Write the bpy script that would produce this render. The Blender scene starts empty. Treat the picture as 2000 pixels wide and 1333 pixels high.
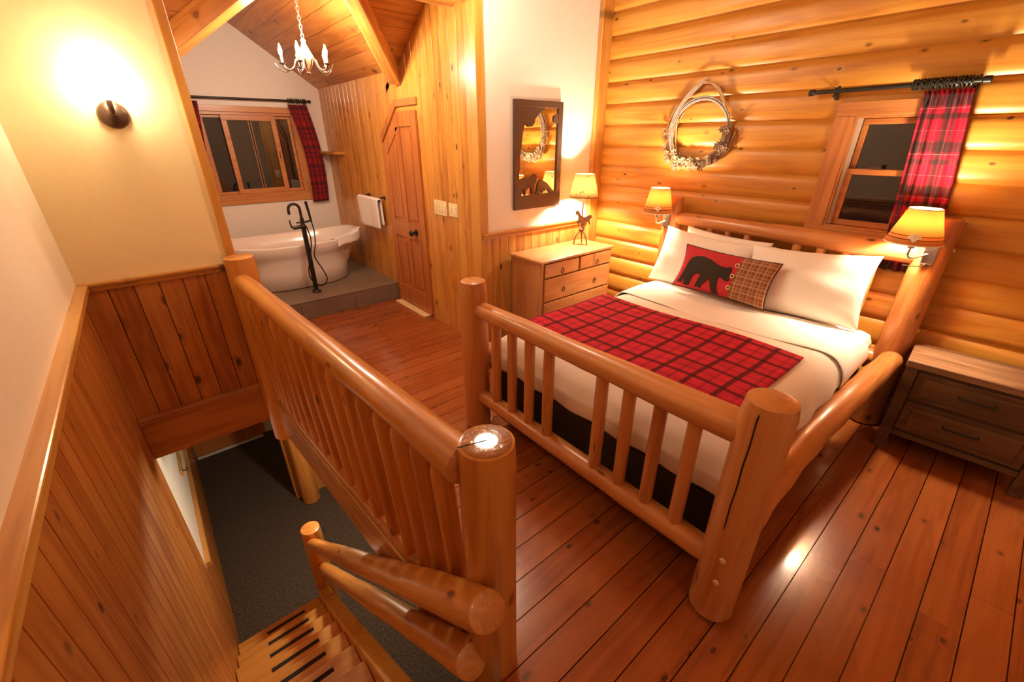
import bpy, bmesh, math, random
from mathutils import Vector as V, Matrix as Mx
from math import pi, sin, cos, tan, sqrt, floor, ceil, radians
random.seed(7)
sc = bpy.context.scene
COL = sc.collection
I4 = Mx.Identity(4)
W = {}

# ------------------------------------------------------------------ object helpers
def obj(name, bm, mat, parent=None, M=None, smooth=False, sharp=35, sub=0, solid=0, soff=0, bev=0):
    me = bpy.data.meshes.new(name)
    bmesh.ops.recalc_face_normals(bm, faces=bm.faces[:]) if not solid else None
    bm.to_mesh(me); bm.free()
    if smooth:
        for p in me.polygons: p.use_smooth = True
        if sharp < 180: me.set_sharp_from_angle(angle=radians(sharp))
    o = bpy.data.objects.new(name, me); COL.objects.link(o)
    if mat: me.materials.append(mat)
    M = M or I4
    W[o] = M.copy()
    if parent:
        o.parent = parent; o.matrix_basis = W[parent].inverted() @ M
    else:
        o.matrix_basis = M
    if solid:
        m = o.modifiers.new('s', 'SOLIDIFY'); m.thickness = solid; m.offset = soff
    if bev:
        m = o.modifiers.new('b', 'BEVEL'); m.width = bev; m.segments = 2; m.limit_method = 'ANGLE'
    if sub:
        m = o.modifiers.new('u', 'SUBSURF'); m.levels = sub; m.render_levels = sub
    return o

def copy_part(o, parent, M):
    c = o.copy(); COL.objects.link(c); W[c] = M.copy()
    if parent:
        c.parent = parent; c.matrix_basis = W[parent].inverted() @ M
    else:
        c.parent = None; c.matrix_basis = M
    return c

def thing(name, label, cat, loc=(0, 0, 0), rz=0, group=None):
    o = bpy.data.objects.new(name, None); COL.objects.link(o)
    o.empty_display_size = .05
    M = Mx.Translation(V(loc)) @ Mx.Rotation(rz, 4, 'Z')
    o.matrix_basis = M; W[o] = M
    o['label'] = label; o['category'] = cat
    if group: o['group'] = group
    return o

def tag(o, label, cat, group=None):
    o['label'] = label; o['category'] = cat
    if group: o['group'] = group
    return o

def struct(o, label=None, cat=None):
    o['kind'] = 'structure'
    if label: o['label'] = label
    if cat: o['category'] = cat
    return o

# ------------------------------------------------------------------ mesh helpers
def box(bm, x0, x1, y0, y1, z0, z1, M=None):
    vs = [bm.verts.new(V((x, y, z))) for x in (x0, x1) for y in (y0, y1) for z in (z0, z1)]
    if M:
        for v in vs: v.co = M @ v.co
    for f in ((0, 1, 3, 2), (4, 6, 7, 5), (0, 4, 5, 1), (2, 3, 7, 6), (0, 2, 6, 4), (1, 5, 7, 3)):
        bm.faces.new([vs[i] for i in f])
    return vs

def bx(*a, **k):
    bm = bmesh.new(); box(bm, *a, **k); return bm

def poly_prism(bm, pts, d):
    """pts: list of 3D points (planar); extruded by vector d"""
    d = V(d)
    a = [bm.verts.new(V(p)) for p in pts]; b = [bm.verts.new(V(p) + d) for p in pts]
    bm.faces.new(a); bm.faces.new(b[::-1])
    n = len(a)
    for i in range(n): bm.faces.new((a[i], b[i], b[(i + 1) % n], a[(i + 1) % n]))

def tube(bm, pts, rad, seg=12, cap=True, closed=False, squash=None):
    pts = [V(p) for p in pts]; n = len(pts)
    if not hasattr(rad, '__len__'): rad = [rad] * n
    def tan_(i):
        if closed: t = pts[(i + 1) % n] - pts[i - 1]
        else: t = pts[min(i + 1, n - 1)] - pts[max(i - 1, 0)]
        return t.normalized() if t.length > 1e-9 else V((0, 0, 1))
    t0 = tan_(0)
    a = V((0, 0, 1)) if abs(t0.z) < .9 else V((1, 0, 0))
    nrm = (a - t0 * a.dot(t0)).normalized()
    rings = []
    for i in range(n):
        t = tan_(i); nrm = (nrm - t * nrm.dot(t)).normalized(); b = t.cross(nrm)
        rings.append([bm.verts.new(pts[i] + (nrm * cos(2 * pi * k / seg) + b * sin(2 * pi * k / seg)) * rad[i]) for k in range(seg)])
    for i in range(n if closed else n - 1):
        A, B = rings[i], rings[(i + 1) % n]
        for k in range(seg): bm.faces.new((A[k], A[(k + 1) % seg], B[(k + 1) % seg], B[k]))
    if cap and not closed:
        bm.faces.new(rings[0][::-1]); bm.faces.new(rings[-1])

def lathe(bm, prof, c=(0, 0, 0), seg=24, M=None, cap0=True, cap1=True):
    c = V(c); rings = []
    for r, z in prof:
        ring = []
        for k in range(seg):
            p = V((r * cos(2 * pi * k / seg), r * sin(2 * pi * k / seg), z))
            if M: p = M @ p
            ring.append(bm.verts.new(p + c))
        rings.append(ring)
    for A, B in zip(rings, rings[1:]):
        for k in range(seg): bm.faces.new((A[k], A[(k + 1) % seg], B[(k + 1) % seg], B[k]))
    if cap0: bm.faces.new(rings[0][::-1])
    if cap1: bm.faces.new(rings[-1])

def grid(bm, f, nu, nv, uv=None):
    """f(u,v)->point, u,v in 0..1; uv(u,v) -> texture metres"""
    vs = [[bm.verts.new(V(f(i / nu, j / nv))) for j in range(nv + 1)] for i in range(nu + 1)]
    L = bm.loops.layers.uv.verify()
    for i in range(nu):
        for j in range(nv):
            fc = bm.faces.new((vs[i][j], vs[i + 1][j], vs[i + 1][j + 1], vs[i][j + 1]))
            if uv:
                for lp, (a, b) in zip(fc.loops, ((i, j), (i + 1, j), (i + 1, j + 1), (i, j + 1))):
                    lp[L].uv = uv(a / nu, b / nv)
    return vs

def log_mesh(L, r0, r1, seg=20, rough=.03, seed=0, bend=0, cone0=0, cone1=0, nr=None, rnd=.012):
    """log along local Z from 0 to L, with knobby radius, soft rounded or coned ends"""
    rg = random.Random(seed); bm = bmesh.new()
    nr = nr or max(6, int(L / .06))
    ph = [rg.uniform(0, 6.28) for _ in range(8)]
    zs = [0] + [min(L, i * L / nr) for i in range(nr + 1)] + [L]
    lumps = [(rg.uniform(.1, .9) * L, rg.uniform(0, 6.28), rg.uniform(.5, 1.0)) for _ in range(max(1, int(L * 2.5)))]
    rings = []
    for idx, z in enumerate(zs):
        t = z / L; r = r0 + (r1 - r0) * t
        zz = z
        if cone0 and z < cone0 * 1.0: r *= .28 + .72 * (z / cone0)
        if cone1 and z > L - cone1: r *= .28 + .72 * ((L - z) / cone1)
        if not cone0 and idx == 0: r -= rnd
        if not cone1 and idx == len(zs) - 1: r -= rnd
        if not cone0 and idx == 1: zz = rnd * .8
        if not cone1 and idx == len(zs) - 2: zz = L - rnd * .35; r -= rnd * .25
        ring = []
        for k in range(seg):
            a = 2 * pi * k / seg
            q = 1 + rough * (.5 * sin(2 * a + ph[0] + z * 1.7) + .35 * sin(3 * a + ph[1] - z * 3.1) + .5 * sin(z * 5 + ph[2]) + .3 * sin(z * 11 + ph[3] + a))
            for lz, la, lh in lumps:
                dd = ((z - lz) / .05) ** 2 + (1 - cos(a - la)) * 6
                if dd < 4: q += rough * 1.6 * lh * math.exp(-dd)
            bxo = bend * sin(pi * t)
            ring.append(bm.verts.new((r * q * cos(a) + bxo, r * q * sin(a), zz)))
        rings.append(ring)
    for A, B in zip(rings, rings[1:]):
        for k in range(seg): bm.faces.new((A[k], A[(k + 1) % seg], B[(k + 1) % seg], B[k]))
    bm.faces.new(rings[0][::-1]); bm.faces.new(rings[-1])
    return bm

def axis_M(p0, p1, roll=0):
    p0, p1 = V(p0), V(p1); z = (p1 - p0).normalized()
    a = V((0, 0, 1)) if abs(z.z) < .9 else V((1, 0, 0))
    x = a.cross(z).normalized(); y = z.cross(x)
    M = Mx(((x.x, y.x, z.x, p0.x), (x.y, y.y, z.y, p0.y), (x.z, y.z, z.z, p0.z), (0, 0, 0, 1)))
    return M @ Mx.Rotation(roll, 4, 'Z')

_seed = [0]
def log(name, p0, p1, r0, r1, parent=None, mat=None, **k):
    _seed[0] += 1
    L = (V(p1) - V(p0)).length
    bm = log_mesh(L, r0, r1, seed=_seed[0] * 13 + 5, **k)
    return obj(name, bm, mat or M_LOG, parent, axis_M(p0, p1, _seed[0] * 1.3), smooth=True, sharp=50)

# ------------------------------------------------------------------ materials
def new_mat(name):
    m = bpy.data.materials.new(name); m.use_nodes = True
    nt = m.node_tree; nt.nodes.clear()
    return m, nt
def N(nt, typ, **k):
    n = nt.nodes.new(typ)
    for a, b in k.items():
        if a[0] == 'i' and a[1:].isdigit(): n.inputs[int(a[1:])].default_value = b
        elif a.startswith('in_'): n.inputs[a[3:].replace('_', ' ')].default_value = b
        else: setattr(n, a, b)
    return n
def L(nt, a, b): nt.links.new(a, b)
def Math(nt, op, a, b=None, c=None, clamp=False):
    n = nt.nodes.new('ShaderNodeMath'); n.operation = op; n.use_clamp = clamp
    for i, x in enumerate((a, b, c)):
        if x is None: continue
        if isinstance(x, (int, float)): n.inputs[i].default_value = x
        else: L(nt, x, n.inputs[i])
    return n.outputs[0]
def ramp(nt, fac, stops, interp='LINEAR'):
    n = nt.nodes.new('ShaderNodeValToRGB'); cr = n.color_ramp; cr.interpolation = interp
    while len(cr.elements) > 1: cr.elements.remove(cr.elements[-1])
    cr.elements[0].position = stops[0][0]; cr.elements[0].color = (*stops[0][1], 1)
    for p, c in stops[1:]:
        e = cr.elements.new(p); e.color = (*c, 1)
    L(nt, fac, n.inputs[0]); return n.outputs[0]
def mix(nt, fac, a, b, mode='MIX'):
    n = nt.nodes.new('ShaderNodeMix'); n.data_type = 'RGBA'; n.blend_type = mode
    for i, x in ((0, fac), (6, a), (7, b)):
        if isinstance(x, (int, float)): n.inputs[i].default_value = x
        elif isinstance(x, tuple): n.inputs[i].default_value = (*x, 1)
        else: L(nt, x, n.inputs[i])
    return n.outputs[2]
def principled(nt, color, rough=.5, metal=0, coat=0, spec=.5, bump=None, bstr=.2, bdist=.01, coat_rough=.1, emit=None, estr=0):
    p = nt.nodes.new('ShaderNodeBsdfPrincipled'); o = nt.nodes.new('ShaderNodeOutputMaterial')
    if isinstance(color, tuple): p.inputs['Base Color'].default_value = (*color, 1)
    else: L(nt, color, p.inputs['Base Color'])
    if isinstance(rough, (int, float)): p.inputs['Roughness'].default_value = rough
    else: L(nt, rough, p.inputs['Roughness'])
    p.inputs['Metallic'].default_value = metal
    p.inputs['Coat Weight'].default_value = coat; p.inputs['Coat Roughness'].default_value = coat_rough
    p.inputs['Specular IOR Level'].default_value = spec
    if bump is not None:
        b = nt.nodes.new('ShaderNodeBump'); b.inputs['Strength'].default_value = bstr; b.inputs['Distance'].default_value = bdist
        L(nt, bump, b.inputs['Height']); L(nt, b.outputs[0], p.inputs['Normal'])
    if emit:
        p.inputs['Emission Color'].default_value = (*emit, 1); p.inputs['Emission Strength'].default_value = estr
    L(nt, p.outputs[0], o.inputs[0]); return p

def simple(name, color, rough=.5, noise=0, nscale=8, **k):
    m, nt = new_mat(name)
    if noise:
        tc = N(nt, 'ShaderNodeTexCoord'); nz = N(nt, 'ShaderNodeTexNoise', in_Scale=nscale, in_Detail=4)
        L(nt, tc.outputs['Object'], nz.inputs['Vector'])
        c = ramp(nt, nz.outputs[0], [(.25, tuple(x * (1 - noise) for x in color)), (.75, tuple(min(1, x * (1 + noise)) for x in color))])
        principled(nt, c, rough, bump=nz.outputs[0], **k)
    else:
        principled(nt, color, rough, **k)
    return m

def wood(name, dark, mid, light, grain='Z', plank=None, rough=.35, knots=.5, coat=.15, vary=.25, groove=0, fine=1.0, knot_r=.10, kscale=4.2, joint=None, coat_rough=.15, rvar=.08, kcol=(.085, .03, .008)):
    """plank = (axis, width, offset): tone and grain change from board to board"""
    m, nt = new_mat(name)
    tc = N(nt, 'ShaderNodeTexCoord'); oi = N(nt, 'ShaderNodeObjectInfo')
    co = tc.outputs['Object']
    sep = N(nt, 'ShaderNodeSeparateXYZ'); L(nt, co, sep.inputs[0])
    rnd = Math(nt, 'MULTIPLY', oi.outputs['Random'], 37.0)
    tone = None; gl = None
    if plank:
        ax, w, off = plank
        u = Math(nt, 'DIVIDE', Math(nt, 'SUBTRACT', sep.outputs['XYZ'.index(ax)], off), w)
        idx = Math(nt, 'FLOOR', u)
        seed = idx
        if joint:
            wn0 = N(nt, 'ShaderNodeTexWhiteNoise', noise_dimensions='1D'); L(nt, idx, wn0.inputs['W'])
            v = Math(nt, 'DIVIDE', sep.outputs['XYZ'.index(grain)], joint)
            v = Math(nt, 'ADD', v, Math(nt, 'MULTIPLY', wn0.outputs['Value'], 7.3))
            seed = Math(nt, 'ADD', idx, Math(nt, 'MULTIPLY', Math(nt, 'FLOOR', v), 31.7))
            fv = Math(nt, 'FRACT', v)
            gj = Math(nt, 'LESS_THAN', fv, .0022 / joint)
            gl = gj
        wn = N(nt, 'ShaderNodeTexWhiteNoise', noise_dimensions='1D'); L(nt, seed, wn.inputs['W'])
        tone = wn.outputs['Value']
        rnd = Math(nt, 'ADD', rnd, Math(nt, 'MULTIPLY', tone, 53.0))
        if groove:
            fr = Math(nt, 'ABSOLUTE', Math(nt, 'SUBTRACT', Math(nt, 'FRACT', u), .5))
            g = Math(nt, 'GREATER_THAN', fr, .5 - groove / w / 2)  # shadow of the V joint, darkened into the colour along board edges
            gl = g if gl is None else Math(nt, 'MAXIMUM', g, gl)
    cb = N(nt, 'ShaderNodeCombineXYZ')
    for i, a in enumerate('XYZ'):
        s = 1.0 if a == grain else 1.0
        x = Math(nt, 'ADD', sep.outputs[i], rnd) if True else sep.outputs[i]
        L(nt, x, cb.inputs[i])
    base = cb.outputs[0]
    def scaled(along, across):
        vm = N(nt, 'ShaderNodeVectorMath', operation='MULTIPLY'); L(nt, base, vm.inputs[0])
        vm.inputs[1].default_value = tuple(along if a == grain else across for a in 'XYZ'); return vm.outputs[0]
    # warp near knots
    kv = N(nt, 'ShaderNodeTexVoronoi', in_Scale=1.0, in_Randomness=1.0)
    kc = N(nt, 'ShaderNodeCombineXYZ'); gi = 'XYZ'.index(grain)
    bs = N(nt, 'ShaderNodeSeparateXYZ'); L(nt, base, bs.inputs[0])
    if plank: across = bs.outputs['XYZ'.index(plank[0])]
    else:
        oth = [i for i in range(3) if i != gi]
        across = Math(nt, 'ADD', Math(nt, 'MULTIPLY', Math(nt, 'ARCTAN2', sep.outputs[oth[0]], sep.outputs[oth[1]]), .075), rnd)
    L(nt, Math(nt, 'MULTIPLY', across, kscale), kc.inputs[0]); L(nt, Math(nt, 'MULTIPLY', bs.outputs[gi], kscale * .55), kc.inputs[1])
    wob = N(nt, 'ShaderNodeTexNoise', in_Scale=2.5, in_Detail=2); L(nt, kc.outputs[0], wob.inputs['Vector'])
    wv = N(nt, 'ShaderNodeVectorMath', operation='SCALE'); L(nt, wob.outputs['Color'], wv.inputs[0]); wv.inputs['Scale'].default_value = .10
    kw = N(nt, 'ShaderNodeVectorMath', operation='ADD'); L(nt, kc.outputs[0], kw.inputs[0]); L(nt, wv.outputs[0], kw.inputs[1])
    kv.voronoi_dimensions = '2D'; L(nt, kw.outputs[0], kv.inputs['Vector'])
    kd = kv.outputs['Distance']
    ksel = N(nt, 'ShaderNodeSeparateColor'); L(nt, kv.outputs['Color'], ksel.inputs[0])
    kon = Math(nt, 'MULTIPLY', Math(nt, 'LESS_THAN', ksel.outputs[0], knots), Math(nt, 'ADD', .45, Math(nt, 'MULTIPLY', ksel.outputs[1], .55)))
    kfall = Math(nt, 'MULTIPLY', Math(nt, 'SUBTRACT', 1.0, Math(nt, 'DIVIDE', kd, knot_r * 2.0), clamp=True), kon)
    n1 = N(nt, 'ShaderNodeTexNoise', in_Scale=1.0, in_Detail=3, in_Distortion=.4); L(nt, scaled(.8, 9), n1.inputs['Vector'])
    n2 = N(nt, 'ShaderNodeTexNoise', in_Scale=1.0, in_Detail=2); L(nt, scaled(2.2, 75 * fine), n2.inputs['Vector'])
    n3 = N(nt, 'ShaderNodeTexNoise', in_Scale=1.0, in_Detail=2); L(nt, scaled(.9, 2.2), n3.inputs['Vector'])
    ring = Math(nt, 'SINE', Math(nt, 'ADD', Math(nt, 'MULTIPLY', n1.outputs[0], 26.0), Math(nt, 'MULTIPLY', kfall, 9.0)))
    f = Math(nt, 'ADD', Math(nt, 'MULTIPLY', ring, .13), Math(nt, 'MULTIPLY', n2.outputs[0], .40))
    f = Math(nt, 'ADD', f, Math(nt, 'MULTIPLY', n3.outputs[0], .55))
    if tone is not None:
        f = Math(nt, 'ADD', f, Math(nt, 'MULTIPLY', Math(nt, 'SUBTRACT', tone, .5), vary))
    else:
        f = Math(nt, 'ADD', f, Math(nt, 'MULTIPLY', Math(nt, 'SUBTRACT', oi.outputs['Random'], .5), vary))
    c = ramp(nt, f, [(.18, dark), (.46, mid), (.78, light)])
    halo = Math(nt, 'MULTIPLY', kfall, .32)
    c = mix(nt, halo, c, tuple(x * .55 for x in dark))
    core = Math(nt, 'MULTIPLY', Math(nt, 'MULTIPLY', Math(nt, 'SUBTRACT', 1.0, Math(nt, 'DIVIDE', kd, knot_r), clamp=True), 2.2, clamp=True), kon, clamp=True)
    c = mix(nt, core, c, kcol)
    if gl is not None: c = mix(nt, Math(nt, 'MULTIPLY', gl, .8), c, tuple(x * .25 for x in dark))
    h = Math(nt, 'ADD', Math(nt, 'MULTIPLY', n2.outputs[0], .4), Math(nt, 'MULTIPLY', n1.outputs[0], .6))
    if gl is not None: h = Math(nt, 'SUBTRACT', h, Math(nt, 'MULTIPLY', gl, 3.0))
    r = Math(nt, 'ADD', rough, Math(nt, 'MULTIPLY', Math(nt, 'SUBTRACT', n3.outputs[0], .5), rvar * 2))
    principled(nt, c, r, coat=coat, bump=h, bstr=.06, bdist=.003, coat_rough=coat_rough)
    return m

PD, PM, PL = (.32, .092, .017), (.48, .165, .030), (.58, .235, .050)
M_LOG = wood('peeled_log', (.38, .128, .025), (.56, .222, .042), (.66, .30, .070), 'Z', rough=.33, knots=.4, vary=.2, knot_r=.07, coat=.4, coat_rough=.12)
M_BEDLOG = wood('bed_log', (.38, .125, .034), (.54, .205, .054), (.63, .275, .085), 'Z', rough=.36, knots=.4, vary=.2, knot_r=.07, coat=.3)
M_BEDLOGX = wood('bed_log_lying', (.38, .125, .034), (.54, .205, .054), (.63, .275, .085), 'X', rough=.36, knots=.4, vary=.2, knot_r=.07, coat=.3)
M_SIDING = wood('log_siding', (.44, .150, .016), (.57, .235, .027), (.63, .295, .046), 'Y', plank=('Z', .1712, -.0201), rough=.42, knots=.5, vary=.18, knot_r=.055, coat=.06, kscale=5.8, coat_rough=.25)
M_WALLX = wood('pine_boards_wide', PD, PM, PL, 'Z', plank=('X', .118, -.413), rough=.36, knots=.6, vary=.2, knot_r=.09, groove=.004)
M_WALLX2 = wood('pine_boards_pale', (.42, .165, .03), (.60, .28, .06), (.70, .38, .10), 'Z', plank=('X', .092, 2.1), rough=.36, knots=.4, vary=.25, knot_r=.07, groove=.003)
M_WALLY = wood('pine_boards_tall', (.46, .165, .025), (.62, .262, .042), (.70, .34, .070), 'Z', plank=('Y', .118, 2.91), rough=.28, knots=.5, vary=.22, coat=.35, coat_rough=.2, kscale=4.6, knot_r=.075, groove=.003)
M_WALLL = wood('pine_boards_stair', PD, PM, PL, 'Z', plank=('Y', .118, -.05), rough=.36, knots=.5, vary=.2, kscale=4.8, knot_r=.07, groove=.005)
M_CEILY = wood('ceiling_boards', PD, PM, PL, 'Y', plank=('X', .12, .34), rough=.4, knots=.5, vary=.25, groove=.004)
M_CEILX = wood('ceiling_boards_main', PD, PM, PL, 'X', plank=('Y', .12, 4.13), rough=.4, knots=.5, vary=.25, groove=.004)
M_FLOOR = wood('floor_boards', (.25, .058, .012), (.34, .086, .018), (.41, .117, .026), 'X', plank=('Y', .128, .03), rough=.27, knots=.6, vary=.3, knot_r=.065, kscale=6.0, joint=2.6, coat=.8, coat_rough=.13, kcol=(.06, .022, .010))
M_TRIMZ = wood('trim_board', (.42, .16, .026), (.58, .255, .045), (.66, .33, .07), 'Z', rough=.35, knots=.45, vary=.15)
M_TRIMX = wood('trim_board_x', (.40, .15, .024), (.56, .24, .042), (.64, .31, .065), 'X', rough=.35, knots=.3, vary=.15)
M_TRIMY = wood('trim_board_y', (.44, .18, .03), (.62, .29, .055), (.70, .37, .085), 'Y', rough=.25, knots=.2, vary=.1, coat=.5)
M_BEAM = wood('beam_board', (.30, .09, .02), (.46, .165, .036), (.54, .22, .05), 'X', rough=.4, knots=.4, vary=.15)
M_STAIR = wood('stair_board', (.46, .18, .03), (.62, .28, .05), (.70, .35, .075), 'X', rough=.35, knots=.3, vary=.15)
M_STRING = wood('stringer_board', (.50, .21, .03), (.66, .32, .05), (.74, .40, .08), 'Y', rough=.3, knots=.25, vary=.1)
M_FIR = wood('fir_window', (.38, .125, .03), (.52, .195, .05), (.60, .25, .07), 'X', rough=.4, knots=0, vary=.1)
M_FIRZ = wood('fir_window_upright', (.38, .125, .03), (.52, .195, .05), (.60, .25, .07), 'Z', rough=.4, knots=0, vary=.1)
M_FIRY = wood('fir_window_y', (.38, .125, .03), (.52, .195, .05), (.60, .25, .07), 'Y', rough=.4, knots=0, vary=.1)
M_DOOR = wood('door_wood', (.36, .10, .022), (.48, .155, .036), (.55, .20, .05), 'Z', rough=.36, knots=0, vary=.1)
M_DRESS = wood('dresser_pine', (.40, .155, .048), (.52, .23, .078), (.60, .30, .115), 'X', rough=.45, knots=.4, vary=.1, knot_r=.05)
M_DRESSZ = wood('dresser_pine_side', (.36, .132, .042), (.47, .195, .066), (.55, .255, .095), 'Z', rough=.45, knots=.4, vary=.1, knot_r=.05)
M_NIGHT = wood('dark_oak', (.055, .024, .009), (.11, .052, .020), (.17, .084, .034), 'Y', rough=.5, knots=.3, vary=.2, coat=.05)
M_NIGHTT = wood('nightstand_top_wood', (.15, .070, .032), (.26, .130, .062), (.36, .20, .105), 'Y', rough=.45, knots=.3, vary=.2, coat=.1, plank=('X', .07, 0))
M_LAMPTINT = simple('lamp_tinted_paint', (.90, .72, .40), .6, noise=.02, nscale=30, bstr=.12, bdist=.01)  # sconce wall colour: yellow cast of its lamp mixed into the paint
M_CREAM2 = simple('pale_paint', (.82, .73, .57), .55, noise=.02, nscale=30, bstr=.1, bdist=.01)
M_WHITE = simple('white_paint', (.84, .77, .69), .5, noise=.015, nscale=30, bstr=.08, bdist=.01)
M_BLACK = simple('black_metal', (.022, .020, .018), .35, metal=.4)
M_ROD = simple('dark_rod', (.035, .03, .022), .4, metal=.5)
M_BRONZE = simple('bronze', (.14, .085, .055), .32, metal=.75, noise=.15, nscale=20)
M_IRON = simple('rusty_iron', (.20, .085, .04), .55, metal=.4, noise=.3, nscale=40)
M_CHROME = simple('brushed_nickel', (.62, .60, .58), .22, metal=1.0)
M_TUB = simple('white_acrylic', (.80, .72, .66), .18, coat=.5)
M_TILE = simple('grey_tile', (.20, .145, .105), .38, noise=.15, nscale=5, bstr=.05)
M_TOWEL = simple('white_towel', (.85, .80, .76), .9, noise=.06, nscale=160, bstr=.5, bdist=.004)
M_LINEN = simple('white_linen', (.84, .75, .64), .75, noise=.02, nscale=60, bstr=.05, bdist=.003)
M_PILLOW = simple('white_cotton', (.86, .79, .70), .75, noise=.02, nscale=60, bstr=.05, bdist=.003)
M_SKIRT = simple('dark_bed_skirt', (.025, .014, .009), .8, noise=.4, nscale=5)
M_BEAR = simple('dark_brown_felt', (.032, .018, .009), .9, noise=.25, nscale=120, bstr=.3)
M_REDF = simple('red_felt', (.50, .022, .030), .85, noise=.12, nscale=60, bstr=.2)
M_PIPING = simple('dark_piping', (.05, .018, .01), .8)
M_BUTTON = simple('horn_button', (.72, .55, .28), .4)
M_PLATE = simple('almond_plastic', (.80, .66, .38), .35)
M_CARPET = simple('dark_carpet', (.074, .056, .038), .95, noise=.5, nscale=45, bstr=.8, bdist=.01)
M_CANDLE = simple('white_candle', (.8, .76, .68), .4)
M_ANTLER = simple('antler_white', (.42, .37, .31), .35, noise=.15, nscale=30)
M_ROPE = simple('grey_rope', (.30, .24, .21), .7, noise=.25, nscale=60, bstr=.4)
M_VINE = simple('dry_vine', (.34, .18, .08), .8, noise=.3, nscale=50, bstr=.3)
M_STRAW = simple('pale_straw', (.48, .33, .17), .8, noise=.2, nscale=40)
M_FLOWER = simple('dried_petals', (.27, .165, .095), .85, noise=.3, nscale=60)
M_DARKHOLE = simple('dark_void', (.006, .005, .004), .9)
M_STRIP = simple('black_grip_strip', (.022, .014, .010), .85, noise=.3, nscale=200, bstr=.4)
M_FOAM = simple('window_vinyl', (.60, .52, .40), .4)

def emis(name, color, s):
    m, nt = new_mat(name); e = N(nt, 'ShaderNodeEmission'); o = N(nt, 'ShaderNodeOutputMaterial')
    e.inputs[0].default_value = (*color, 1); e.inputs[1].default_value = s; L(nt, e.outputs[0], o.inputs[0]); return m
M_BULB = emis('candle_bulb_glow', (1, .84, .64), 400)
M_GLOBE = emis('sconce_glass_glow', (1, .84, .56), 25)

def shade_mat(name, color, trans=.55, spots=False):
    m, nt = new_mat(name)
    d = N(nt, 'ShaderNodeBsdfDiffuse'); t = N(nt, 'ShaderNodeBsdfTranslucent'); mx = N(nt, 'ShaderNodeMixShader'); o = N(nt, 'ShaderNodeOutputMaterial')
    mx.inputs[0].default_value = trans
    if spots:
        tc = N(nt, 'ShaderNodeTexCoord'); vo = N(nt, 'ShaderNodeTexVoronoi', in_Scale=22.0); L(nt, tc.outputs['Object'], vo.inputs['Vector'])
        c = ramp(nt, vo.outputs['Distance'], [(.10, tuple(x * .25 for x in color)), (.22, color)])
        L(nt, c, d.inputs[0]); L(nt, c, t.inputs[0])
    else:
        d.inputs[0].default_value = (*color, 1); t.inputs[0].default_value = (*color, 1)
    L(nt, d.outputs[0], mx.inputs[1]); L(nt, t.outputs[0], mx.inputs[2]); L(nt, mx.outputs[0], o.inputs[0]); return m
M_SHADE = shade_mat('parchment_shade', (.62, .30, .105), .25)
M_SHADE2 = shade_mat('speckled_shade', (.66, .46, .23), .25, True)
M_SHADEX = simple('shade_star', (.9, .85, .65), .7)

def glass_mat():
    m, nt = new_mat('night_window_glass')
    g = N(nt, 'ShaderNodeBsdfGlossy'); g.inputs['Roughness'].default_value = .02
    t = N(nt, 'ShaderNodeBsdfTransparent'); t.inputs[0].default_value = (.9, .9, .88, 1)
    fr = N(nt, 'ShaderNodeFresnel'); fr.inputs[0].default_value = 1.75
    mx = N(nt, 'ShaderNodeMixShader'); o = N(nt, 'ShaderNodeOutputMaterial')
    L(nt, fr.outputs[0], mx.inputs[0]); L(nt, t.outputs[0], mx.inputs[1]); L(nt, g.outputs[0], mx.inputs[2]); L(nt, mx.outputs[0], o.inputs[0]); return m
M_GLASS = glass_mat()
M_MIRROR = simple('mirror_glass', (.92, .88, .80), .01, metal=1.0)
M_FRAME = simple('dark_metal_frame', (.115, .062, .040), .4, metal=.3)

def plaid(name, base, dark, period, bands, thin=None, thin_col=(.8, .75, .7), scale=1.0, rough=.85, alt=None):
    """bands: list of (centre, halfwidth, strength) within one period, both directions"""
    m, nt = new_mat(name)
    uv = N(nt, 'ShaderNodeUVMap'); sep = N(nt, 'ShaderNodeSeparateXYZ'); L(nt, uv.outputs[0], sep.inputs[0])
    def stripe(s, lst):
        f = Math(nt, 'FRACT', Math(nt, 'DIVIDE', s, period)); out = None
        for c, h, st in lst:
            d = Math(nt, 'ABSOLUTE', Math(nt, 'SUBTRACT', f, c))
            g = Math(nt, 'MULTIPLY', Math(nt, 'SUBTRACT', 1.0, Math(nt, 'DIVIDE', Math(nt, 'SUBTRACT', d, h * .7), h * .6), clamp=True), st)
            out = g if out is None else Math(nt, 'MAXIMUM', out, g)
        return out
    a, b = stripe(sep.outputs[0], bands), stripe(sep.outputs[1], bands)
    k = Math(nt, 'SUBTRACT', 1.0, Math(nt, 'MULTIPLY', Math(nt, 'SUBTRACT', 1.0, a), Math(nt, 'SUBTRACT', 1.0, b)))
    nz = N(nt, 'ShaderNodeTexNoise', in_Scale=9.0, in_Detail=3); L(nt, uv.outputs[0], nz.inputs['Vector'])
    bc = ramp(nt, nz.outputs[0], [(.3, tuple(x * .82 for x in base)), (.7, tuple(min(1, x * 1.12) for x in base))])
    c = mix(nt, k, bc, dark)
    if thin:
        t = Math(nt, 'MAXIMUM', stripe(sep.outputs[0], thin), stripe(sep.outputs[1], thin))
        c = mix(nt, t, c, thin_col)
    wv = N(nt, 'ShaderNodeTexNoise', in_Scale=260.0, in_Detail=1); L(nt, uv.outputs[0], wv.inputs['Vector'])
    principled(nt, c, rough, bump=wv.outputs[0], bstr=.25, bdist=.002, spec=.2)
    return m
M_RUNNER = plaid('red_check_wool', (.56, .020, .046), (.050, .007, .009), .150, [(.15, .085, .82), (.62, .05, .36)])
M_CURT = plaid('red_tartan', (.46, .012, .036), (.022, .020, .018), .23, [(.22, .13, .80), (.55, .06, .74)], thin=[(.38, .006, .35), (.86, .005, .25)], thin_col=(.5, .36, .32))
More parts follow.
